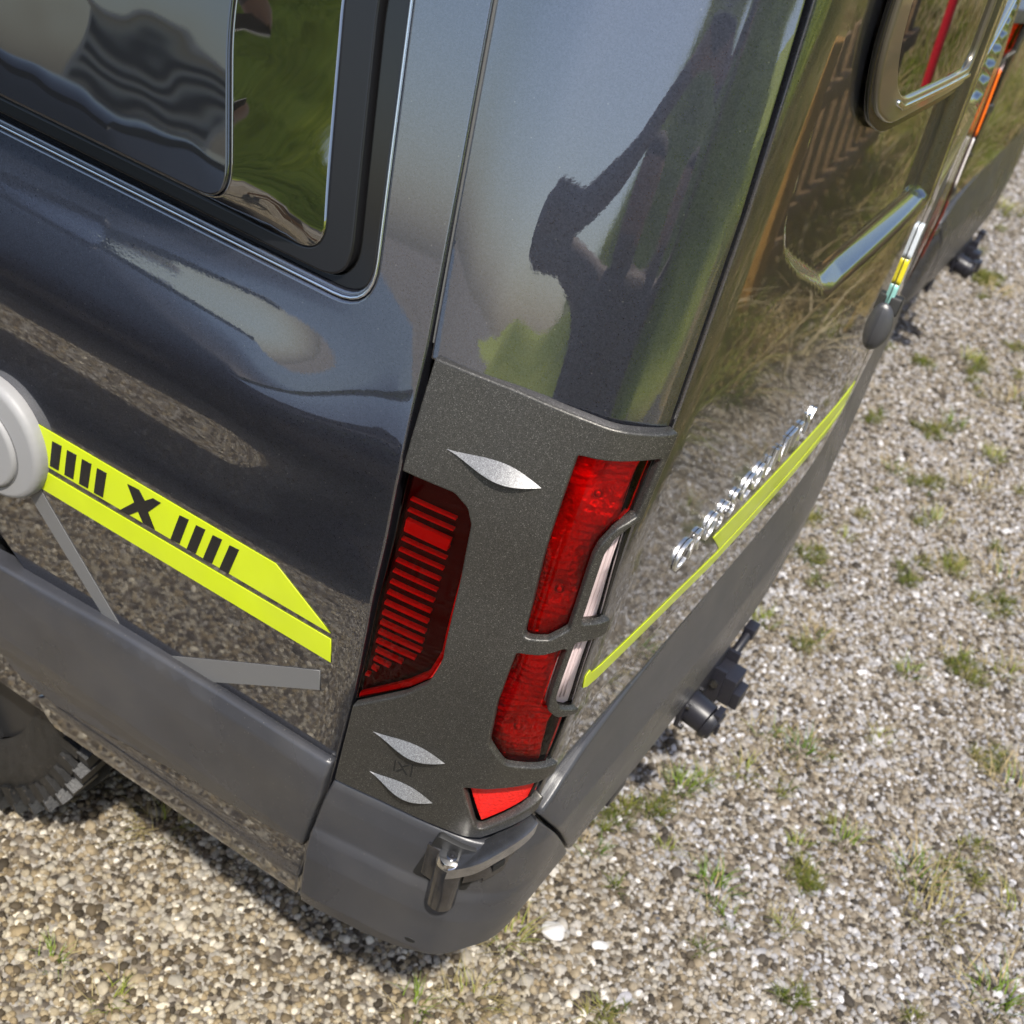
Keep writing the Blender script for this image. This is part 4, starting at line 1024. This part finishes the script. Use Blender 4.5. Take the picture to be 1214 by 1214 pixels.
V = []; F = []; X = np.arange(-23, -7.5, .8); Y = np.arange(-17, -1.5, .8)
for x in X:
    for y in Y: V.append((x, y, terrain_h(x, y)[0] - .02))
for i in range(len(X)-1):
    for j in range(len(Y)-1): F.append([i*len(Y)+j, (i+1)*len(Y)+j, (i+1)*len(Y)+j+1, i*len(Y)+j+1])
me = bpy.data.meshes.new("knoll"); me.from_pydata(V, [], F); me.update()
mg3 = scatter("meadow_grass", me, [tall(k + 50, 18, .16, .42, LUSH) for k in range(4)], 14, .8, 1.6, 10, .1)
mg3["kind"] = "stuff"; tag(mg3, "bright grass on the knoll mirrored in the side window", "grass")

# ------------------------------------------------------------ plank fence and red pole in the meadow
WOOD = mat("weathered_planks", (.23, .145, .075), rough=.75, var=.35, vscale=9, bump=.2, bscale=40)
FEN = empty("plank_fence", (3.5, -.92, 0)); tag(FEN, "brown plank fence mirrored in the rear door", "fence")
def fb(name, c, size, m):
    bm = bmesh.new(); add_box(bm, c, size); return bm_obj(name, bm, m, FEN, bevel=.003)
for k in range(10):
    fb("plank", (k*.17 - .3, 0, .44), (.105, .022, .92 + .03*math.sin(k*2.1)), WOOD)
fb("rail", (.45, .03, .30), (1.75, .035, .07), WOOD); fb("rail", (.45, .03, .72), (1.75, .035, .07), WOOD)
fb("post", (-.55, .0, .50), (.11, .11, 1.1), mat("amber_timber", (.42, .22, .05), rough=.6, var=.2, vscale=12))
bm = bmesh.new(); add_cyl(bm, (0, 0, -.1), (0, 0, 1.6), .035, n=20); add_cyl(bm, (0, 0, 1.6), (0, 0, 1.63), .042, n=20)
rp = bm_obj("marker_pole", bm, mat("red_paint", (.55, .012, .03), rough=.35), None); rp.location = (5.75, -.90, 0)
tag(rp, "tall red pole mirrored in the rear door window", "pole")

# ------------------------------------------------------------ slatted white shed far across the field (mirrored in the side window)
SHED = empty("slatted_shed", (-22.6, 19.6, 0)); SHED.rotation_euler = (0, 0, R_(140))
tag(SHED, "small white shed with dark horizontal slats mirrored in the side window", "shed")
def sb_(name, c, size, m):
    bm = bmesh.new(); add_box(bm, c, size); return bm_obj(name, bm, m, SHED)
_wh = mat("white_boards", (.78, .78, .77), rough=.6); _dk = mat("dark_slats", (.05, .052, .055), rough=.6)
sb_("wall", (0, 0, 1.5), (1.6, 3.5, 3.0), _wh)
for k in range(8): sb_("slat", (-.83, 0, .45 + k*.32), (.05, 3.2, .17), _dk)
sb_("roof", (0, 0, 3.06), (2.0, 3.9, .12), _wh)

# ------------------------------------------------------------ dark blue car parked alongside (mirrored in the van side)
CAR = empty("parked_car", (-2.38, 2.75, 0)); CAR.rotation_euler = (0, 0, math.pi); tag(CAR, "low dark blue car parked beside the van, mirrored in its side", "car")
navy = mat("navy_paint", (.008, .010, .028), rough=.3, metal=.3, coat=1)
def loft(name, secs, m):
    """secs: list of (y, [(x, z)...]) closed rings"""
    vv = []; ff = []; k = len(secs[0][1])
    for y, ring in secs: vv += [(x, y, z) for x, z in ring]
    for i in range(len(secs)-1):
        for j in range(k): ff.append([i*k+j, i*k+(j+1) % k, (i+1)*k+(j+1) % k, (i+1)*k+j])
    ff += [list(range(k))[::-1], [(len(secs)-1)*k + j for j in range(k)]]
    return pyd(name, vv, ff, m, CAR, ang=40)
def ring(w, z0, z1): return [(-w, z0 + .12), (-w*.97, z0), (w*.97, z0), (w, z0 + .12), (w*1.0, z1 - .16), (w*.93, z1), (-w*.93, z1), (-w, z1 - .16)]
loft("car_body", [(-2.1, ring(.72, .30, .72)), (-1.95, ring(.84, .22, .86)), (-1.2, ring(.88, .20, .93)), (0, ring(.88, .20, .95)), (1.0, ring(.88, .20, .93)), (1.9, ring(.84, .22, .80)), (2.1, ring(.70, .30, .66))], navy)
def cab(w0, w1, z0, z1): return [(-w0, z0), (w0, z0), (w1, z1 - .05), (w1*.9, z1), (-w1*.9, z1), (-w1, z1 - .05)]
loft("cabin_glass", [(-1.75, cab(.76, .70, .86, .90)), (-1.25, cab(.80, .62, .90, 1.36)), (-.2, cab(.82, .62, .92, 1.42)), (.55, cab(.82, .60, .92, 1.38)), (1.25, cab(.78, .72, .88, .93))], M['glass'])
loft("car_roof", [(-1.22, [(-.56, 1.365), (.56, 1.365), (.52, 1.39), (-.52, 1.39)]), (-.2, [(-.58, 1.42), (.58, 1.42), (.54, 1.45), (-.54, 1.45)]), (.5, [(-.56, 1.385), (.56, 1.385), (.52, 1.41), (-.52, 1.41)])], navy)
for sx in (-1, 1):
    for yy in (-1.3, 1.3):
        bm = bmesh.new(); add_cyl(bm, (sx*.68, yy, .31), (sx*.89, yy, .31), .31, n=32); w_ = bm_obj("wheel", bm, M['tyre'], CAR, bevel=.02)
        bm = bmesh.new(); add_cyl(bm, (sx*.88, yy, .31), (sx*.905, yy, .31), .20, n=24); bm_obj("rim", bm, M['rim'], w_)
    bm = bmesh.new(); add_box(bm, (sx*.62, 2.06, .60), (.28, .06, .12)); bm_obj("headlight", bm, M['clear_lens'], CAR, bevel=.01)
    bm = bmesh.new(); add_box(bm, (sx*.66, -2.05, .66), (.26, .06, .12)); bm_obj("tail_light", bm, M['red_plastic'], CAR, bevel=.01)

# ------------------------------------------------------------ photographer behind the lens (mirrored in the pillar)
def skin_body():
    hip = Vector((-1.46, -.24, .98)); fw = Vector((FWD.x, FWD.y, 0)).normalized(); rt = Vector((fw.y, -fw.x, 0))
    def at(f, r, z): return Vector((hip.x + fw.x*f + rt.x*r, hip.y + fw.y*f + rt.y*r, z*1.04))
    hand_r = CAM - FWD*.035 + CRIGHT*.085; hand_l = CAM - FWD*.035 - CRIGHT*.085
    V = [(at(0, 0, .98), .17), (at(.01, 0, 1.18), .175), (at(0, 0, 1.38), .185), (at(0, 0, 1.50), .075), (at(.03, 0, 1.60), .085), (at(.04, 0, 1.70), .098), (at(.03, 0, 1.79), .07),
         (at(0, .17, 1.44), .07), (at(.12, .36, 1.52), .05), (hand_r - FWD*.04 - Vector((0, 0, .05)), .034), (hand_r, .026),
         (at(0, -.17, 1.44), .07), (at(.12, -.36, 1.52), .05), (hand_l - FWD*.04 - Vector((0, 0, .05)), .034), (hand_l, .026),
         (at(0, .10, .88), .13), (at(.02, .12, .50), .088), (at(0, .11, .10), .048), (at(.14, .12, .035), .038),
         (at(0, -.10, .88), .13), (at(.02, -.12, .50), .088), (at(0, -.11, .10), .048), (at(.14, -.12, .035), .038)]
    E = [(0, 1), (1, 2), (2, 3), (3, 4), (4, 5), (5, 6), (2, 7), (7, 8), (8, 9), (9, 10), (2, 11), (11, 12), (12, 13), (13, 14), (0, 15), (15, 16), (16, 17), (17, 18), (0, 19), (19, 20), (20, 21), (21, 22)]
    for base, hp, sg in ((10, hand_r, 1), (14, hand_l, -1)):
        for k in range(4):
            p0 = hp + CUP*(.022 - k*.016) + CRIGHT*(-sg*.012) ; p1 = p0 - CRIGHT*sg*.03 - FWD*.012
            i = len(V); V += [(p0, .009), (p1, .008)]; E += [(base, i), (i, i+1)]
        i = len(V); V += [(hp - CUP*.03 - CRIGHT*sg*.02 - FWD*.02, .010)]; E += [(base, i)]
    me = bpy.data.meshes.new("person"); me.from_pydata([tuple(v[0]) for v in V], E, []); me.update()
    o = bpy.data.objects.new("person", me); COL.objects.link(o)
    md = o.modifiers.new("skin", 'SKIN')
    for i, v in enumerate(me.skin_vertices[0].data): v.radius = (V[i][1],)*2
    me.skin_vertices[0].data[0].use_root = True
    sb = o.modifiers.new("sub", 'SUBSURF'); sb.levels = 2; sb.render_levels = 2
    dg = bpy.context.evaluated_depsgraph_get(); dg.update(); ev = bpy.data.meshes.new_from_object(o.evaluated_get(dg))
    o.modifiers.clear(); o.data = ev; ev.name = "person"
    for n_, c_ in (("jacket_cloth", (.20, .15, .125)), ("trouser_cloth", (.46, .27, .16)), ("skin", (.45, .26, .18)), ("hair", (.05, .03, .02))): ev.materials.append(mat(n_, c_, rough=.8))
    ev.materials[0:0] if False else None
    for p in ev.polygons:
        c = p.center; p.use_smooth = True
        hd = (c - at(.03, 0, 1.68)).length
        nh = min((c - hand_r).length, (c - hand_l).length)
        if hd < .16 and c.z > 1.62: p.material_index = 3 if (c.z > 1.80 or (c - at(.03, 0, 1.68)).dot(fw) < -.01) else 2
        elif nh < .075: p.material_index = 2
        elif c.z < .97: p.material_index = 1
        else: p.material_index = 0
    return o
PER = skin_body()
tag(PER, "photographer in brown jacket and brown trousers holding up a phone, mirrored in the paint", "person")
bm = bmesh.new(); rot = Matrix((CRIGHT, CUP, FWD)).transposed()
add_box(bm, (0, 0, 0), (.150, .074, .008), rot)
ph = bm_obj("phone", bm, M['gloss_black'], None, bevel=.002); ph.location = CAM - FWD*.030
tag(ph, "black phone held up in both hands", "phone")
